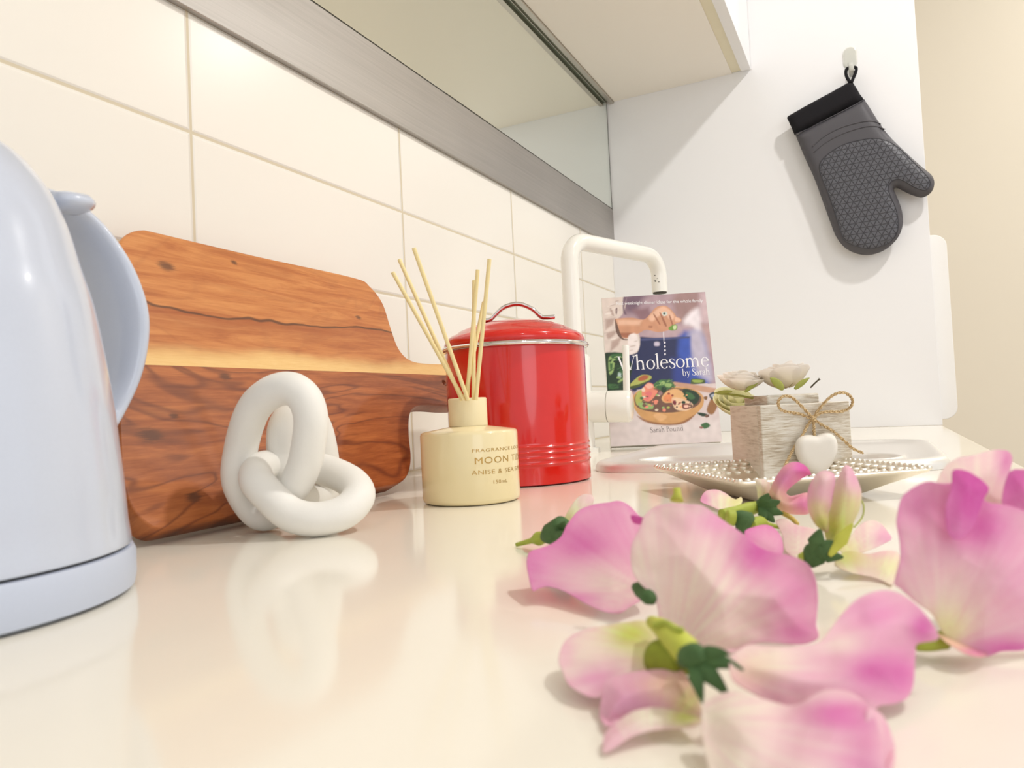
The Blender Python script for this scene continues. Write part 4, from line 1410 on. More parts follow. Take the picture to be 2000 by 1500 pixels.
def G(ch):
    if ch == 'W': return stroke([(.12, .98), (.42, .0)], [.12, .11]) + stroke([(.42, .02), (.66, .98)], [TN, TN]) + stroke([(.60, .98), (.90, .0)], [.12, .11]) + stroke([(.90, .02), (1.2, .98)], [TN, TN]) + bar(-.02, .96, .28, 1) + bar(.48, .96, .78, 1) + bar(1.08, .96, 1.32, 1), 1.26
    if ch == 'h': return stem(.14, 1.08) + sh(.16), .72
    if ch == 'n': return stem(.14, XH) + sh(.16), .72
    if ch == 'm': return stem(.14, XH) + sh(.16, .33) + sh(.51, .33), 1.04
    if ch == 'r': return stem(.14, XH) + stroke([(.16, .44), (.24, .57), (.33, .62), (.40, .60)], [TN, .06, .08, .10], 6), .46
    if ch == 'l': return stem(.14, 1.08), .30
    if ch == 'o': return ringg(.32, .32, .30, .335, ST, TN), .66
    if ch == 'e': return ringg(.30, .32, .28, .335, ST, TN, 8, 322) + bar(.06, .36, .56, .36 + TN), .60
    if ch == 's': return stroke([(.40, .50), (.36, .60), (.24, .645), (.11, .60), (.09, .49), (.20, .38), (.34, .28), (.40, .17), (.34, .04), (.20, -.01), (.08, .04), (.04, .17)], [.05, TN, TN, .06, .09, .11, .11, .09, .06, TN, TN, .05], 5), .47
    if ch == 'S': return stroke([(.54, .76), (.48, .93), (.32, 1.0), (.15, .93), (.12, .76), (.26, .60), (.46, .44), (.56, .27), (.48, .07), (.28, -.01), (.10, .06), (.04, .27)], [.06, .04, .04, .07, .11, .13, .13, .11, .07, .04, .04, .06], 5), .64
    if ch == 'b': return bar(.14 - ST / 2, 0.02, .14 + ST / 2, 1.06) + bar(.0, 1.0, .14, 1.05) + ringg(.34, .32, .28, .335, ST, TN), .68
    if ch == 'd': return bar(.52 - ST / 2, 0, .52 + ST / 2, 1.06) + bar(.40, 1.0, .52, 1.05) + bar(.52, 0, .66, .03) + ringg(.32, .32, .28, .335, ST, TN), .72
    if ch == 'y': return stroke([(.10, .62), (.34, .03)], [.11, .10]) + stroke([(.56, .62), (.34, .05), (.22, -.22), (.08, -.28)], [TN, TN, .05, .09], 5) + bar(-.02, .61, .24, .64) + bar(.44, .61, .66, .64), .62
    if ch == 'a': return bar(.38 - ST / 2, .08, .38 + ST / 2, .46) + stroke([(.38, .44), (.34, .58), (.22, .63), (.08, .56), (.07, .46)], [ST, .07, TN, .05, .09], 5) + stroke([(.40, .38), (.20, .33), (.07, .22), (.08, .07), (.20, 0), (.34, .08), (.40, .16)], [TN, .05, .08, .10, .06, TN, TN], 5) + stroke([(.38, .1), (.42, .02), (.52, .04)], [.09, .06, .03], 4), .54
    if ch == 'P': return bar(.10, 0, .22, 1) + bar(-.01, 0, .33, .03) + bar(-.01, .97, .2, 1) + ringg(.22, .73, .34, .27, .12, TN, -90, 90) + bar(.16, .46, .24, .5), .60
    if ch == 'u': return bar(.14 - ST / 2, .18, .14 + ST / 2, XH) + stroke([(.14, .2), (.18, .06), (.30, .0), (.42, .06), (.50, .16)], [ST, .08, .06, TN, TN], 5) + bar(.5 - ST / 2, 0, .5 + ST / 2, XH) + bar(.02, .61, .14, .64) + bar(.38, .61, .5, .64) + bar(.5, 0, .64, .03), .70
    return [], .26


def serif(bm, s, size, place, track=0.0):
    """place(x, y) -> world"""
    x = 0
    for ch in s:
        qs, adv = G(ch)
        for q_ in qs:
            try: bm.faces.new([bm.verts.new(place((p.x + x) * size, p.y * size)) for p in q_])
            except ValueError: pass
        x += adv + track
    return x * size


def cover_text(name, s, a, b, capz, col, track=0.0, h=0.0005):
    """a, b: baseline start / end in z5 picture units; capz cap height in the same units"""
    ua, va = kuv(*a); ub, vb = kuv(*b)
    L_ = math.hypot(ub - ua, vb - va); d_ = ((ub - ua) / L_, (vb - va) / L_)
    size = abs(kuv(a[0], a[1] - capz)[1] - va)
    tot = 0
    for ch in s: tot += G(ch)[1] + track
    sx = L_ / (tot * size)
    bm = bmesh.new()
    serif(bm, s, size, lambda x, y: kb(ua + x * sx * d_[0] - y * d_[1], va + x * sx * d_[1] + y * d_[0], h), track)
    return obj(name, bm, col, bk, smooth=False)


M_ink = M('white_ink', srgb(244, 242, 244), 0.4, var=0.0)
M_grey = M('grey_ink', srgb(140, 132, 132), 0.5, var=0.0)
cover_text('title_lettering', 'Wholesome', (292, 724), (1088, 686), 122, M_ink, 0.0)
cover_text('subtitle_lettering', 'by Sarah', (852, 770), (1092, 757), 58, M_ink, 0.02)
cover_text('author_lettering', 'Sarah Pound', (574, 1258), (864, 1240), 44, M_grey, 0.06)
bmt = text_bm('Fast weeknight dinner ideas for the whole family', 1.0, align='LEFT')
xs = [v.co.x for v in bmt.verts]; wd = max(xs) - min(xs)
ua, va = kuv(282, 158); ub, vb = kuv(1024, 134)
L_ = math.hypot(ub - ua, vb - va); sx = L_ / wd; sy = sx * 1.15
for v in bmt.verts:
    x, y = v.co.x * sx, v.co.y * sy
    v.co = kb(ua + x * (ub - ua) / L_, va + x * (vb - va) / L_ + y, 0.0005)
obj('tagline_lettering', bmt, M_ink, bk, smooth=False, solid=0.0001)
bmt = text_bm('WHOLESOME BY SARAH', 1.0, align='LEFT')
xs = [v.co.x for v in bmt.verts]; wd = max(xs)
for v in bmt.verts:
    x, y = v.co.x / wd * KH * 0.42, v.co.y * 0.006
    v.co = kb(-0.0008, KH * 0.93 - x, -0.004 - 0.005 + y)
obj('spine_lettering', bmt, M_grey, bk, smooth=False)

# gold lettering wrapped round the bottle
for s_, (xa, ya), (xb, yb) in (('FRAGRANCE LOCATION', (921, 884), (1014, 877)), ('MOON TIDE', (926, 907), (1013, 899)), ('ANISE & SEA SPRAY', (921, 928), (1016, 920)), ('150mL', (962, 945), (991, 941))):
    hgt = {'M': 13, 'F': 6.5, 'A': 8.5, '1': 7}[s_[0]]

    def ang_z(x, y):
        # intersect the pixel ray with the bottle cylinder
        v = ray(x, y); ox, oy = CAM.x - DX, CAM.y - DY
        A = v.x ** 2 + v.y ** 2; B = 2 * (ox * v.x + oy * v.y); C_ = ox * ox + oy * oy - DR ** 2
        disc = max(B * B - 4 * A * C_, 0)
        tt = (-B - math.sqrt(disc)) / (2 * A)
        p = CAM + v * tt
        return math.atan2(p.y - DY, p.x - DX), p.z
    A0, Z0_ = ang_z(xa, ya); A1, Z1_ = ang_z(min(xb, 1008), yb)
    if A1 < A0: A1 += 2 * math.pi
    Zt = ang_z(xa, ya - hgt)[1]
    A1 += {'F': 0.55, 'M': 0.30, 'A': 0.45, '1': 0.0}[s_[0]]
    bmt = text_bm(s_, 1.0, align='LEFT', spacing=1.1)
    wd = max(v.co.x for v in bmt.verts)
    bmesh.ops.subdivide_edges(bmt, edges=[e for e in bmt.edges if e.calc_length() > 0.3], cuts=2)
    for v in bmt.verts:
        aa = A0 + (A1 - A0) * v.co.x / wd
        zz = Z0_ + (Zt - Z0_) * v.co.y / 0.70
        v.co = Vector((DX + (DR + 0.0001) * math.cos(aa), DY + (DR + 0.0001) * math.sin(aa), zz))
    obj('gold_lettering', bmt, M_gold, df, smooth=False)
# the metal stud on the canister side
st = onplane(1018, 852, (CX, CY, 0), Vector((_F.x, _F.y, 0)).normalized())

# ------------------------------------------------------------------ flowers
MAG = srgb(228, 96, 186); PNK = srgb(240, 152, 206); PPK = srgb(247, 200, 216); CRP = srgb(250, 230, 222); CRM = srgb(251, 242, 224); YGR = srgb(216, 222, 92); LYG = srgb(238, 238, 160); PCH = srgb(248, 214, 180)
M_calyx = M('dark_green_calyx', srgb(72, 104, 58), 0.7, var=0.3, scale=250, bump=0.3, bscale=900)
M_stem = M('light_green_stem', srgb(172, 184, 72), 0.6, var=0.15, scale=250)
M_sep = M('yellow_green_sepal', srgb(196, 202, 82), 0.6, var=0.15, scale=250)


def zz(ox, oy, s):
    return lambda pts: [(ox + a * s, oy + b * s) for a, b in pts]


Z1 = zz(950, 850, 0.3); Z2 = zz(1050, 1150, 0.25); Z3 = zz(1400, 1050, 0.3); Z4 = zz(1500, 850, 0.25); Z8 = zz(1360, 860, 0.18)


def petal(par, outline, keys, base, blobs=(), bulge=0.003, bw_=60, ruf=0.0012, seed=1, mat=None, name='petal', sp=6, edge=None, vein=None):
    """outline in picture px; keys: (x, y, depth) samples giving the lie of the petal; blobs: (x, y, rx, ry, colour, strength)"""
    O = smooth_outline(outline, 4)
    V, f, d = cdt(O, sp)
    K = np.array([(1, a, b) for a, b, c_ in keys]); D = np.array([c_ for a, b, c_ in keys])
    co, *_ = np.linalg.lstsq(K, D, rcond=None)
    X, Y = V[:, 0], V[:, 1]
    dep = co[0] + co[1] * X + co[2] * Y
    w = np.clip(d / bw_, 0, 1)
    prof = w * w * (3 - 2 * w) * 0.55 + 0.45 * w
    vs = []
    for i in range(len(V)):
        x, y = X[i], Y[i]
        nz = mnoise.noise(Vector((x / 95, y / 95, seed * 3.7))) + 0.12 * mnoise.noise(Vector((x / 30, y / 30, seed * 5.1)))
        dd = dep[i] - bulge * prof[i] + ruf * nz * (1.3 - w[i] * 0.6)
        p = at(x, y, dd)
        if p.z < 0.0007:
            # rest the rim on the worktop: bring the point nearer along its line of sight
            p = onz(x, y, 0.0007 + 0.0004 * (seed % 3))
        vs.append(p)
    col = np.tile(np.array(base), (len(V), 1))
    if edge is not None:
        ec, ew, es = edge
        g = np.exp(-(d / ew) ** 2) * es
        col = col * (1 - g[:, None]) + np.array(ec) * g[:, None]
    for bx, by, rx, ry, c_, s_ in blobs:
        g = np.exp(-(((X - bx) / rx) ** 2 + ((Y - by) / ry) ** 2)) * s_
        col = col * (1 - g[:, None]) + np.array(c_) * g[:, None]
    vx, vy = (vein if vein else (float(X.mean()), float(Y.max()) + 40))
    ang = np.arctan2(Y - vy, X - vx); rr_ = np.hypot(X - vx, Y - vy)
    nz = np.array([mnoise.noise(Vector((a * 13, r_q / 160, seed))) + 0.5 * mnoise.noise(Vector((a * 34, r_q / 90, seed + 9))) for a, r_q in zip(ang, rr_)])
    tint = np.array((0.02, 0.13, 0.05))
    col = np.clip(col * (1 + tint[None] * nz[:, None] * 1.15), 0, 1)
    o = obj(name, mesh_from(vs, f, col), mat or M_petal, par, solid=0.0003, sub=1)
    return o


def flower(pos, label):
    p = Vector(pos); p.z = 0.0
    return empty('sweet_pea_bloom', p, label, 'flower', 'artificial sweet pea blooms on the worktop')


def spike(par, a, b, w, mat, thick=0.35, name='calyx_lobe', curve=0.0):
    path = catmull([a, a.lerp(b, .35) + Vector((0, 0, curve)), a.lerp(b, .7) + Vector((0, 0, curve)), b], 5)
    n_ = len(path)
    rads = []
    for i in range(n_):
        t_ = i / (n_ - 1)
        rads.append(max(0.0002, w * (math.sin(math.pi * min(1.0, (0.15 + t_) / 0.9) * 0.5) if t_ < .45 else max(0.0, 1 - (t_ - .45) / .55) ** 0.75)))
    return obj(name, tube(path, rads, 10, up=(_F.x, _F.y, _F.z), ell=(thick, 1.0)), mat, par)


def body(par, pts, rads, mat, name):
    q_ = catmull([Vector((*at(*p_),)) for p_ in pts], 6)
    m_ = len(q_)
    rr = [np.interp(i / (m_ - 1), np.linspace(0, 1, len(rads)), rads) for i in range(m_)]
    for p in q_: p.z = max(p.z, 0.0012)
    return obj(name, tube(q_, list(map(float, rr)), 14), mat, par)


# --- C: large bloom at the right edge
fl = flower(onz(1900, 1275), 'largest pink bloom, standing at the right edge with a ruffled magenta top')
petal(fl, Z4([(1300, 460), (1330, 330), (1400, 230), (1500, 172), (1560, 166), (1640, 148), (1720, 124), (1800, 114), (1880, 130), (1908, 185), (1895, 250), (1870, 340), (1860, 430), (1900, 520), (1800, 600), (1600, 560), (1400, 520)]), [(1850, 890, .222), (1950, 890, .224), (1880, 980, .212), (1970, 960, .216)], CRP,
      [(1965, 900, 22, 50, MAG, .7), (1880, 880, 50, 30, PPK, .5)], 0.003, 50, .0022, 3)
petal(fl, Z4([(1840, 560), (1830, 460), (1860, 340), (1900, 275), (2000, 268), (2200, 300), (2300, 420), (2300, 620), (2000, 640)]), [(1960, 925, .208), (2050, 940, .205), (1980, 1000, .203)], PNK, [(1985, 940, 40, 40, MAG, .8)], 0.002, 50, .0015, 5)
petal(fl, [(1752, 1000), (1760, 972), (1777, 956), (1797, 945), (1815, 940), (1838, 944), (1858, 942), (1861, 926), (1866, 917), (1885, 920), (1905, 930), (1925, 945), (1931, 957), (1921, 975), (1935, 983), (1962, 986), (2000, 998), (2060, 1030), (2095, 1100), (2090, 1200), (2050, 1255), (2000, 1270), (1955, 1272), (1928, 1282), (1905, 1278), (1868, 1257), (1842, 1238), (1820, 1200), (1790, 1178), (1757, 1149), (1746, 1140), (1752, 1110), (1758, 1085), (1755, 1050), (1750, 1025)],
      [(1815, 945, .200), (1950, 960, .195), (1760, 1130, .190), (1930, 1278, .1835), (2060, 1250, .184)], PPK,
      [(1910, 1030, 70, 60, MAG, .9), (1890, 960, 45, 30, MAG, .75), (1800, 985, 60, 50, PNK, .8), (1860, 1190, 90, 90, CRP, .9), (1850, 1235, 45, 50, LYG, .7), (1965, 1265, 80, 22, MAG, .85), (1990, 1150, 80, 70, PNK, .35)], 0.005, 130, .0026, 7, edge=(PNK, 8, .5), vein=(1840, 1270))
# fold line of the top lobe
petal(fl, [(1860, 919), (1885, 919), (1908, 931), (1926, 946), (1931, 958), (1921, 975), (1912, 1000), (1896, 1035), (1872, 1055), (1850, 1040), (1846, 990), (1858, 950)], [(1880, 930, .1925), (1920, 955, .1905), (1870, 1045, .1865)], MAG, [(1875, 1040, 40, 34, PNK, .8), (1850, 980, 20, 40, PNK, .6)], 0.001, 30, .0004, 9)
petal(fl, Z3([(1440, 630), (1480, 610), (1560, 640), (1680, 700), (1760, 745), (1740, 780), (1640, 770), (1540, 720), (1470, 670)]), [(1835, 1238, .186), (1925, 1280, .181), (1880, 1265, .181)], PCH, [(1910, 1275, 40, 14, MAG, .7)], 0.001, 20, .0003, 11)
body(fl, [(1788, 1262, .1865), (1815, 1258, .185), (1842, 1250, .186)], [.0012, .0018, .0024], M_stem, 'calyx')

# --- A: left bloom
fl = flower(onz(1120, 1150), 'lilac pink bloom at the left end of the blooms, green stem pointing left')
petal(fl, Z1([(480, 640), (500, 560), (540, 480), (590, 410), (640, 385), (690, 392), (700, 430), (650, 500), (560, 580), (520, 640)]), [(1110, 1040, .335), (1150, 970, .345), (1100, 1010, .34)], CRM, [(1110, 1030, 30, 34, YGR, .75), (1150, 975, 24, 20, PPK, .5)], 0.003, 25, .0005, 2)
petal(fl, Z1([(490, 655), (520, 590), (560, 535), (610, 485), (700, 452), (800, 438), (862, 428), (925, 455), (985, 515), (1020, 560), (1040, 640), (1060, 800), (1070, 950), (1060, 1040), (1000, 1085), (930, 1125), (862, 1166), (760, 1152), (650, 1103), (560, 1050), (480, 1010), (400, 990), (345, 1000), (300, 1016), (276, 930), (262, 850), (266, 795), (290, 755), (380, 728), (445, 695)]),
      [(1208, 980, .290), (1100, 1045, .300), (1032, 1100, .266), (1042, 1152, .250), (1200, 1198, .238), (1262, 1150, .240)], PPK,
      [(1140, 1070, 70, 34, MAG, .75), (1040, 1100, 45, 50, PNK, .95), (1120, 1150, 40, 40, PPK, .6), (1200, 1150, 70, 45, CRP, .95), (1230, 1080, 40, 60, PNK, .3), (1130, 1040, 50, 30, MAG, .5), (1130, 1170, 60, 14, MAG, .55), (1190, 1010, 60, 40, PNK, .55)], 0.004, 80, .0026, 4, edge=(PNK, 9, .8), vein=(1275, 1160))
body(fl, [(1062, 1050, .345), (1078, 1042, .338), (1098, 1026, .330)], [.0018, .0052, .0045], M_calyx, 'calyx')
spike(fl, at(1085, 1045, .334), at(1104, 1018, .324), .0028, M_calyx)
spike(fl, at(1080, 1050, .332), at(1106, 1040, .322), .0028, M_calyx)
body(fl, [(1009, 1064, .362), (1038, 1056, .355), (1052, 1052, .350), (1066, 1048, .345)], [.0010, .0014, .0034, .0026], M_stem, 'stem')

# --- I, K: loose petals behind B
fl = flower(onz(1500, 1075), 'small round pink petal showing over the top edge of the big front bloom')
petal(fl, Z8([(520, 990), (620, 942), (720, 918), (800, 928), (870, 978), (925, 1060), (942, 1150), (930, 1235), (800, 1300), (650, 1250), (560, 1100)]), [(1500, 1030, .315), (1520, 1080, .300), (1460, 1045, .305)], PNK, [(1500, 1060, 30, 25, PPK, .6)], 0.003, 30, .0006, 6, edge=(MAG, 5, .4))
fl = flower(onz(1560, 1075), 'pale peach petal lying flat beside the upright yellow-green bloom')
petal(fl, Z8([(860, 880), (960, 850), (1060, 905), (1150, 935), (1250, 955), (1310, 1000), (1240, 1090), (1200, 1190), (1165, 1290), (1060, 1275), (960, 1190), (940, 1060), (900, 960)]), [(1530, 1018, .36), (1590, 1035, .335), (1560, 1085, .305)], CRP, [(1555, 1035, 30, 16, PPK, .7)], 0.002, 25, .001, 8)

# --- H: small bud
fl = flower(onz(1410, 992), 'small cream and pink bud lying in front of the silver tray')
petal(fl, Z8([(42, 655), (60, 600), (95, 558), (150, 538), (230, 538), (310, 570), (380, 620), (430, 642), (485, 615), (500, 660), (470, 715), (400, 760), (280, 770), (160, 720), (70, 685)]), [(1390, 965, .43), (1440, 985, .415), (1400, 990, .405)], CRM, [(1375, 975, 16, 20, PNK, .8), (1438, 982, 22, 16, LYG, .85), (1400, 960, 30, 8, PPK, .5)], 0.006, 18, .0005, 3, sp=4, edge=(PNK, 3, .35))

# --- F: curved magenta bloom with two calyces
fl = flower(onz(1520, 1020), 'bent magenta and peach bloom with a dark green star calyx before the heart')
petal(fl, Z8([(1245, 375), (1225, 325), (1180, 275), (1110, 240), (1030, 240), (950, 282), (885, 365), (830, 465), (792, 560), (780, 640), (830, 700), (900, 760), (1000, 795), (1110, 806), (1205, 800), (1245, 745), (1240, 640), (1205, 568), (1110, 588), (1020, 606), (975, 572), (1000, 530), (1060, 478), (1150, 412), (1210, 378)]),
      [(1560, 905, .372), (1505, 970, .372), (1570, 1000, .376), (1530, 990, .374)], PCH,
      [(1565, 912, 30, 30, MAG, .97), (1530, 935, 28, 26, PNK, .85), (1570, 985, 30, 24, MAG, .75), (1580, 925, 22, 14, srgb(220, 60, 150), .7), (1545, 950, 16, 20, MAG, .4)], 0.007, 16, .0005, 5, sp=4)
petal(fl, Z8([(640, 430), (720, 420), (800, 470), (800, 600), (720, 660), (670, 640), (660, 540)]), [(1480, 940, .380), (1500, 970, .378), (1490, 975, .378)], CRM, [(1485, 965, 14, 14, LYG, .6)], 0.003, 14, .0004, 9, sp=4)
body(fl, [(1478, 989, .376), (1490, 989, .372), (1502, 988, .368)], [.0022, .0045, .0052], M_calyx, 'calyx')
for bx, by in ((785, 575), (912, 660), (945, 798), (850, 892), (760, 850)):
    spike(fl, at(1360 + 690 * .18, 860 + 725 * .18, .366), at(1360 + bx * .18, 860 + by * .18, .362), .0030, M_calyx)
body(fl, [(1410, 1006, .362), (1440, 998, .366), (1462, 994, .370), (1480, 990, .374)], [.0030, .0026, .0034, .0030], M_stem, 'stem')
body(fl, [(1528, 1002, .370), (1546, 1012, .366), (1558, 1024, .362)], [.0012, .0012, .0010], M('straw_filament', srgb(204, 178, 90), 0.6), 'stamen')
fl = flower(onz(1455, 1030), 'short stem piece with a dark green calyx tucked behind the big front bloom')
body(fl, [(1430, 1014, .352), (1442, 1014, .352), (1456, 1022, .351), (1466, 1028, .350)], [.002, .0045, .0062, .0040], M_calyx, 'calyx')
body(fl, [(1420, 1010, .352), (1434, 1012, .352)], [.0035, .0038], M_stem, 'stem')
body(fl, [(1466, 1026, .352), (1485, 1019, .356), (1500, 1024, .358), (1530, 1032, .356)], [.0032, .0028, .0012, .0008], M_stem, 'stem')

# --- G: upright keel bloom
fl = flower(onz(1600, 1100), 'upright pale bloom with two tall petals, yellow-green base and dark calyx')
petal(fl, Z4([(560, 900), (600, 860), (645, 790), (720, 700), (800, 665), (880, 690), (938, 760), (966, 812), (905, 850), (820, 890), (720, 925), (620, 950)]), [(1650, 1075, .292), (1700, 1016, .312), (1740, 1050, .305)], CRP, [(1730, 1050, 24, 22, PNK, .6), (1650, 1075, 30, 22, LYG, .8)], 0.003, 30, .0012, 4)
petal(fl, Z4([(520, 1020), (560, 940), (640, 905), (780, 930), (900, 905), (1000, 910), (1035, 960), (1022, 1040), (992, 1120), (966, 1175), (900, 1145), (800, 1110), (650, 1080)]), [(1640, 1095, .277), (1740, 1085, .283), (1735, 1135, .262)], CRP, [(1655, 1085, 45, 28, YGR, .8), (1720, 1080, 40, 14, PPK, .7), (1740, 1110, 30, 24, LYG, .5)], 0.003, 30, .0014, 6)
petal(fl, Z8([(1480, 640), (1495, 520), (1530, 420), (1570, 340), (1605, 280), (1650, 275), (1700, 330), (1755, 450), (1790, 570), (1780, 710), (1735, 830), (1670, 950), (1600, 1060), (1520, 1120), (1430, 1110), (1390, 1000), (1400, 880), (1450, 760)]),
      [(1655, 915, .285), (1680, 970, .285), (1620, 1050, .283), (1610, 1000, .284)], CRP, [(1655, 920, 22, 30, PPK, .8), (1630, 1030, 45, 45, YGR, .95), (1660, 985, 30, 26, LYG, .7), (1670, 940, 12, 30, PNK, .5)], 0.007, 22, .0004, 2, sp=5)
petal(fl, Z8([(1215, 760), (1205, 640), (1218, 530), (1260, 425), (1325, 352), (1400, 330), (1470, 350), (1508, 400), (1500, 480), (1480, 580), (1462, 700), (1432, 790), (1440, 900), (1420, 1000), (1340, 960), (1270, 880)]),
      [(1610, 925, .280), (1590, 960, .281), (1610, 1030, .279), (1585, 1000, .280)], PPK, [(1600, 930, 26, 20, CRP, .6), (1605, 1020, 26, 26, YGR, .85), (1595, 990, 20, 16, LYG, .5)], 0.006, 20, .0004, 7, sp=5, edge=(PNK, 4, .5))
body(fl, [(1568, 1096, .280), (1580, 1092, .279), (1592, 1082, .278), (1604, 1072, .277)], [.0018, .0036, .0046, .0034], M_calyx, 'calyx')
for bx, by, wd_ in ((1345, 960, .0034), (1505, 1095, .0034), (1600, 1270, .0028), (1440, 1180, .0034)):
    spike(fl, at(1360 + 1260 * .18, 860 + 1230 * .18, .275), at(1360 + bx * .18, 860 + by * .18, .272), wd_, M_calyx, 0.5)
spike(fl, at(1620, 1086, .272), at(1666, 1022, .272), .0028, M_sep, name='sepal')
body(fl, [(1560, 1094, .281), (1572, 1094, .280)], [.0022, .0036], M_stem, 'stem')
obj('stamen', tube(catmull([at(1668, 1030, .285), at(1684, 1010, .288), at(1687, 990, .288), at(1683, 978, .288)], 6), 0.0003, 6), M_stem, fl)

# --- B: large central bloom
fl = flower(onz(1430, 1268), 'large pink and cream bloom in the middle of the foreground, magenta along its upper right')
petal(fl, [(1250, 1030), (1256, 1012), (1268, 998), (1285, 988), (1312, 983), (1342, 985), (1370, 987), (1394, 1003), (1420, 1022), (1450, 1042), (1478, 1066), (1505, 1078), (1530, 1082), (1562, 1092), (1583, 1107), (1594, 1135), (1598, 1170), (1596, 1200), (1594, 1222), (1599, 1246), (1575, 1258), (1545, 1259), (1510, 1256), (1480, 1256), (1450, 1266), (1425, 1276), (1395, 1272), (1362, 1266), (1345, 1262), (1330, 1242), (1290, 1218), (1284, 1190), (1275, 1165), (1245, 1135), (1233, 1108), (1232, 1070), (1240, 1050)],
      [(1340, 985, .228), (1250, 1030, .225), (1235, 1110, .216), (1440, 1040, .220), (1590, 1110, .202), (1596, 1240, .195), (1430, 1272, .1975), (1300, 1215, .204)], CRP,
      [(1480, 1080, 60, 62, MAG, .92), (1560, 1150, 60, 70, MAG, .62), (1400, 1020, 60, 30, PNK, .7), (1300, 1040, 70, 60, PPK, .45), (1560, 1240, 50, 26, MAG, .75), (1400, 1180, 90, 50, CRP, .8), (1320, 1130, 60, 80, CRP, .6), (1250, 1100, 20, 50, CRM, .6), (1540, 1200, 60, 50, PNK, .5)], 0.007, 150, .0032, 5, edge=(PNK, 7, .35), vein=(1310, 1290))
petal(fl, Z1([(940, 520), (1000, 528), (1035, 545), (1020, 580), (960, 570)]), [(1240, 1008, .232), (1258, 1014, .230), (1245, 1022, .232)], MAG, [], 0.001, 10, .0002, 3, sp=5)
body(fl, [(1240, 1146, .222), (1252, 1152, .218), (1268, 1166, .212), (1278, 1176, .210)], [.0012, .0024, .0024, .001], M_calyx, 'calyx')
obj('stamen', tube([at(1322, 978, .235), at(1323, 964, .236), at(1322, 953, .236)], [.0022, .0012, .0011], 10), M_sep, fl)

# --- E: cream bloom with yellow-green keel in front
fl = flower(onz(1250, 1400), 'pale cream-pink bloom with yellow-green heart and dark star calyx, nearest the left front')
petal(fl, Z2([(700, 262), (550, 285), (400, 310), (260, 370), (190, 450), (162, 560), (195, 660), (235, 745), (300, 800), (400, 848), (500, 858), (560, 850), (640, 800), (780, 730), (900, 680), (960, 560), (1000, 440), (980, 330), (850, 252)]),
      [(1225, 1215, .196), (1110, 1260, .186), (1095, 1300, .180), (1150, 1362, .168), (1270, 1310, .172)], CRP,
      [(1235, 1240, 50, 34, YGR, .95), (1140, 1290, 50, 30, CRM, .6), (1170, 1330, 60, 34, PNK, .7), (1105, 1280, 20, 40, PPK, .8), (1260, 1280, 26, 26, LYG, .6)], 0.003, 90, .002, 3, edge=(PPK, 8, .5), vein=(1330, 1280))
petal(fl, Z2([(540, 720), (700, 665), (850, 640), (1000, 632), (1130, 640), (1200, 760), (1265, 880), (1275, 1010), (1150, 985), (960, 945), (820, 955), (700, 1005), (560, 1085), (500, 1040), (485, 960), (505, 840)]),
      [(1190, 1335, .166), (1330, 1315, .162), (1175, 1410, .158), (1365, 1400, .150), (1280, 1385, .158)], PPK,
      [(1230, 1370, 50, 50, PNK, .5), (1345, 1370, 36, 40, YGR, .7), (1300, 1340, 50, 24, PCH, .7)], 0.004, 45, .0018, 5)
petal(fl, Z2([(540, 1120), (640, 1030), (740, 965), (860, 935), (980, 930), (1110, 960), (1200, 990), (1275, 1010), (1270, 1060), (1190, 1090), (1080, 1100), (920, 1110), (780, 1145), (690, 1190), (600, 1250), (530, 1285), (508, 1270), (515, 1190)]),
      [(1190, 1430, .148), (1185, 1465, .1448), (1290, 1390, .154), (1365, 1410, .148), (1300, 1425, .147)], CRP,
      [(1335, 1402, 40, 16, YGR, .9), (1260, 1400, 50, 16, CRM, .8), (1195, 1440, 24, 40, PPK, .8)], 0.003, 35, .0014, 8, edge=(PPK, 6, .5))
body(fl, [(1272, 1214, .185), (1292, 1226, .176), (1316, 1248, .168), (1338, 1270, .163), (1350, 1288, .160)], [.0014, .0022, .0031, .0034, .0026], M_sep, 'keel')
body(fl, [(1280, 1300, .172), (1292, 1285, .170), (1310, 1290, .167), (1335, 1292, .163)], [.003, .0042, .0040, .003], M('olive_green_heart', srgb(140, 150, 40), 0.7, var=0.3, scale=300), 'keel')
obj('stamen', tube(catmull([at(1277, 1222, .172), at(1300, 1216, .170), at(1318, 1228, .166), at(1332, 1230, .164)], 6), 0.0007, 8), M_stem, fl)
cc = at(1342, 1290, .1545)
body(fl, [(1334, 1292, .158), (1346, 1284, .155), (1360, 1278, .153), (1374, 1280, .151)], [.0014, .0026, .0024, .0012], M_calyx, 'calyx')
for bx, by, wd_ in ((1500, 510, .0017), (1610, 635, .0018), (1500, 850, .0021), (1288, 895, .0018)):
    spike(fl, at(1050 + 1190 * .25, 1150 + 560 * .25, .1535), at(1050 + bx * .25, 1150 + by * .25, .1495), wd_, M_calyx, 0.4, curve=0.0008)

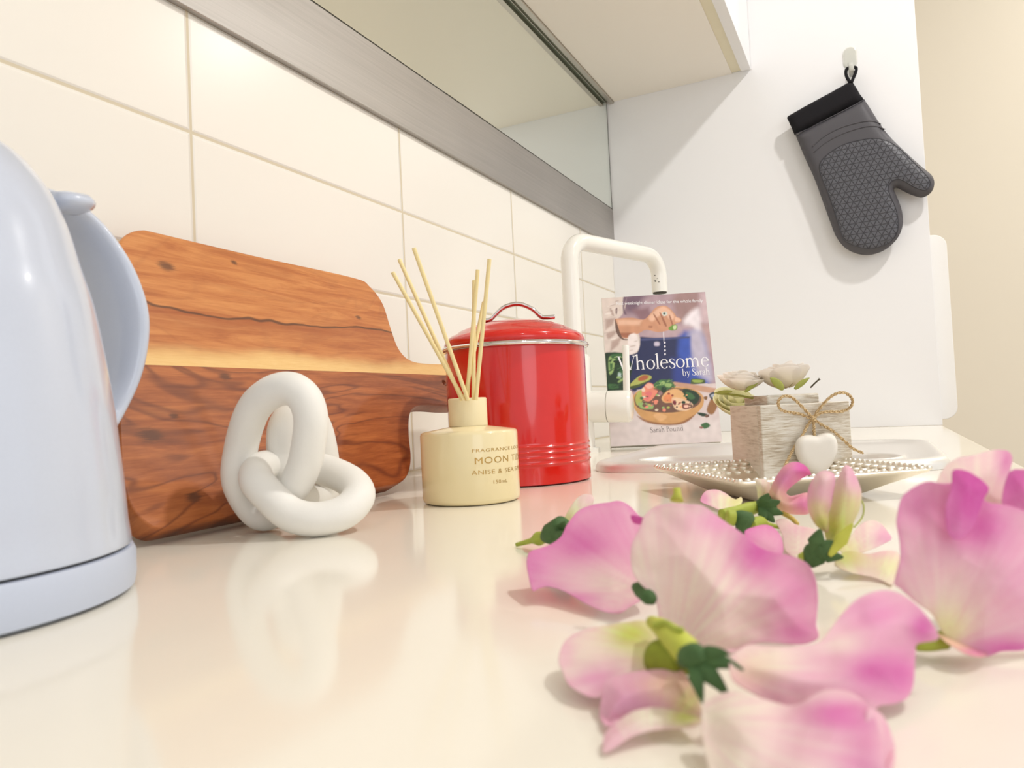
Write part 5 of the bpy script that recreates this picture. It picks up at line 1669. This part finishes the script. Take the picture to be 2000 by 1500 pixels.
# --- D: front right bloom
fl = flower(onz(1640, 1480), 'big blurred bloom cut by the bottom edge, cream with two deep pink lobes')
petal(fl, [(1424, 1290), (1436, 1274), (1460, 1260), (1490, 1262), (1525, 1264), (1560, 1262), (1598, 1256), (1622, 1228), (1646, 1197), (1670, 1173), (1700, 1158), (1730, 1153), (1760, 1161), (1790, 1182), (1814, 1209), (1832, 1240), (1826, 1251), (1790, 1258), (1787, 1280), (1785, 1320), (1781, 1347), (1769, 1366), (1745, 1376), (1718, 1379), (1700, 1390), (1640, 1412), (1560, 1400), (1480, 1360), (1430, 1330)],
      [(1436, 1280, .153), (1600, 1262, .160), (1730, 1155, .172), (1825, 1245, .167), (1750, 1372, .158), (1560, 1380, .146)], PPK,
      [(1700, 1310, 60, 45, MAG, .85), (1760, 1320, 40, 50, MAG, .7), (1710, 1200, 60, 40, PNK, .7), (1800, 1225, 30, 34, MAG, .85), (1500, 1290, 80, 34, CRM, .9), (1460, 1320, 60, 40, PCH, .5), (1640, 1260, 50, 30, CRP, .7), (1610, 1330, 50, 30, PPK, .6)], 0.0035, 90, .0026, 4, vein=(1390, 1300))
petal(fl, [(1372, 1380), (1392, 1362), (1430, 1352), (1480, 1362), (1530, 1378), (1560, 1376), (1592, 1357), (1616, 1348), (1655, 1351), (1685, 1369), (1700, 1388), (1714, 1420), (1724, 1452), (1727, 1500), (1715, 1545), (1640, 1590), (1540, 1600), (1450, 1580), (1395, 1530), (1378, 1475), (1370, 1425)],
      [(1385, 1370, .146), (1620, 1350, .143), (1720, 1440, .136), (1560, 1590, .1215), (1380, 1480, .131)], CRP,
      [(1630, 1400, 80, 44, MAG, .85), (1690, 1450, 50, 70, MAG, .6), (1570, 1470, 80, 50, PPK, .7), (1430, 1480, 60, 60, CRM, .5), (1400, 1400, 40, 40, CRM, .6), (1680, 1500, 60, 40, PNK, .6)], 0.0035, 100, .0022, 7, vein=(1340, 1400))
petal(fl, [(1690, 1390), (1720, 1395), (1738, 1430), (1748, 1470), (1744, 1500), (1725, 1540), (1700, 1500)], [(1700, 1395, .141), (1745, 1470, .1385), (1715, 1530, .1295)], PPK, [], 0.001, 20, .0004, 2)
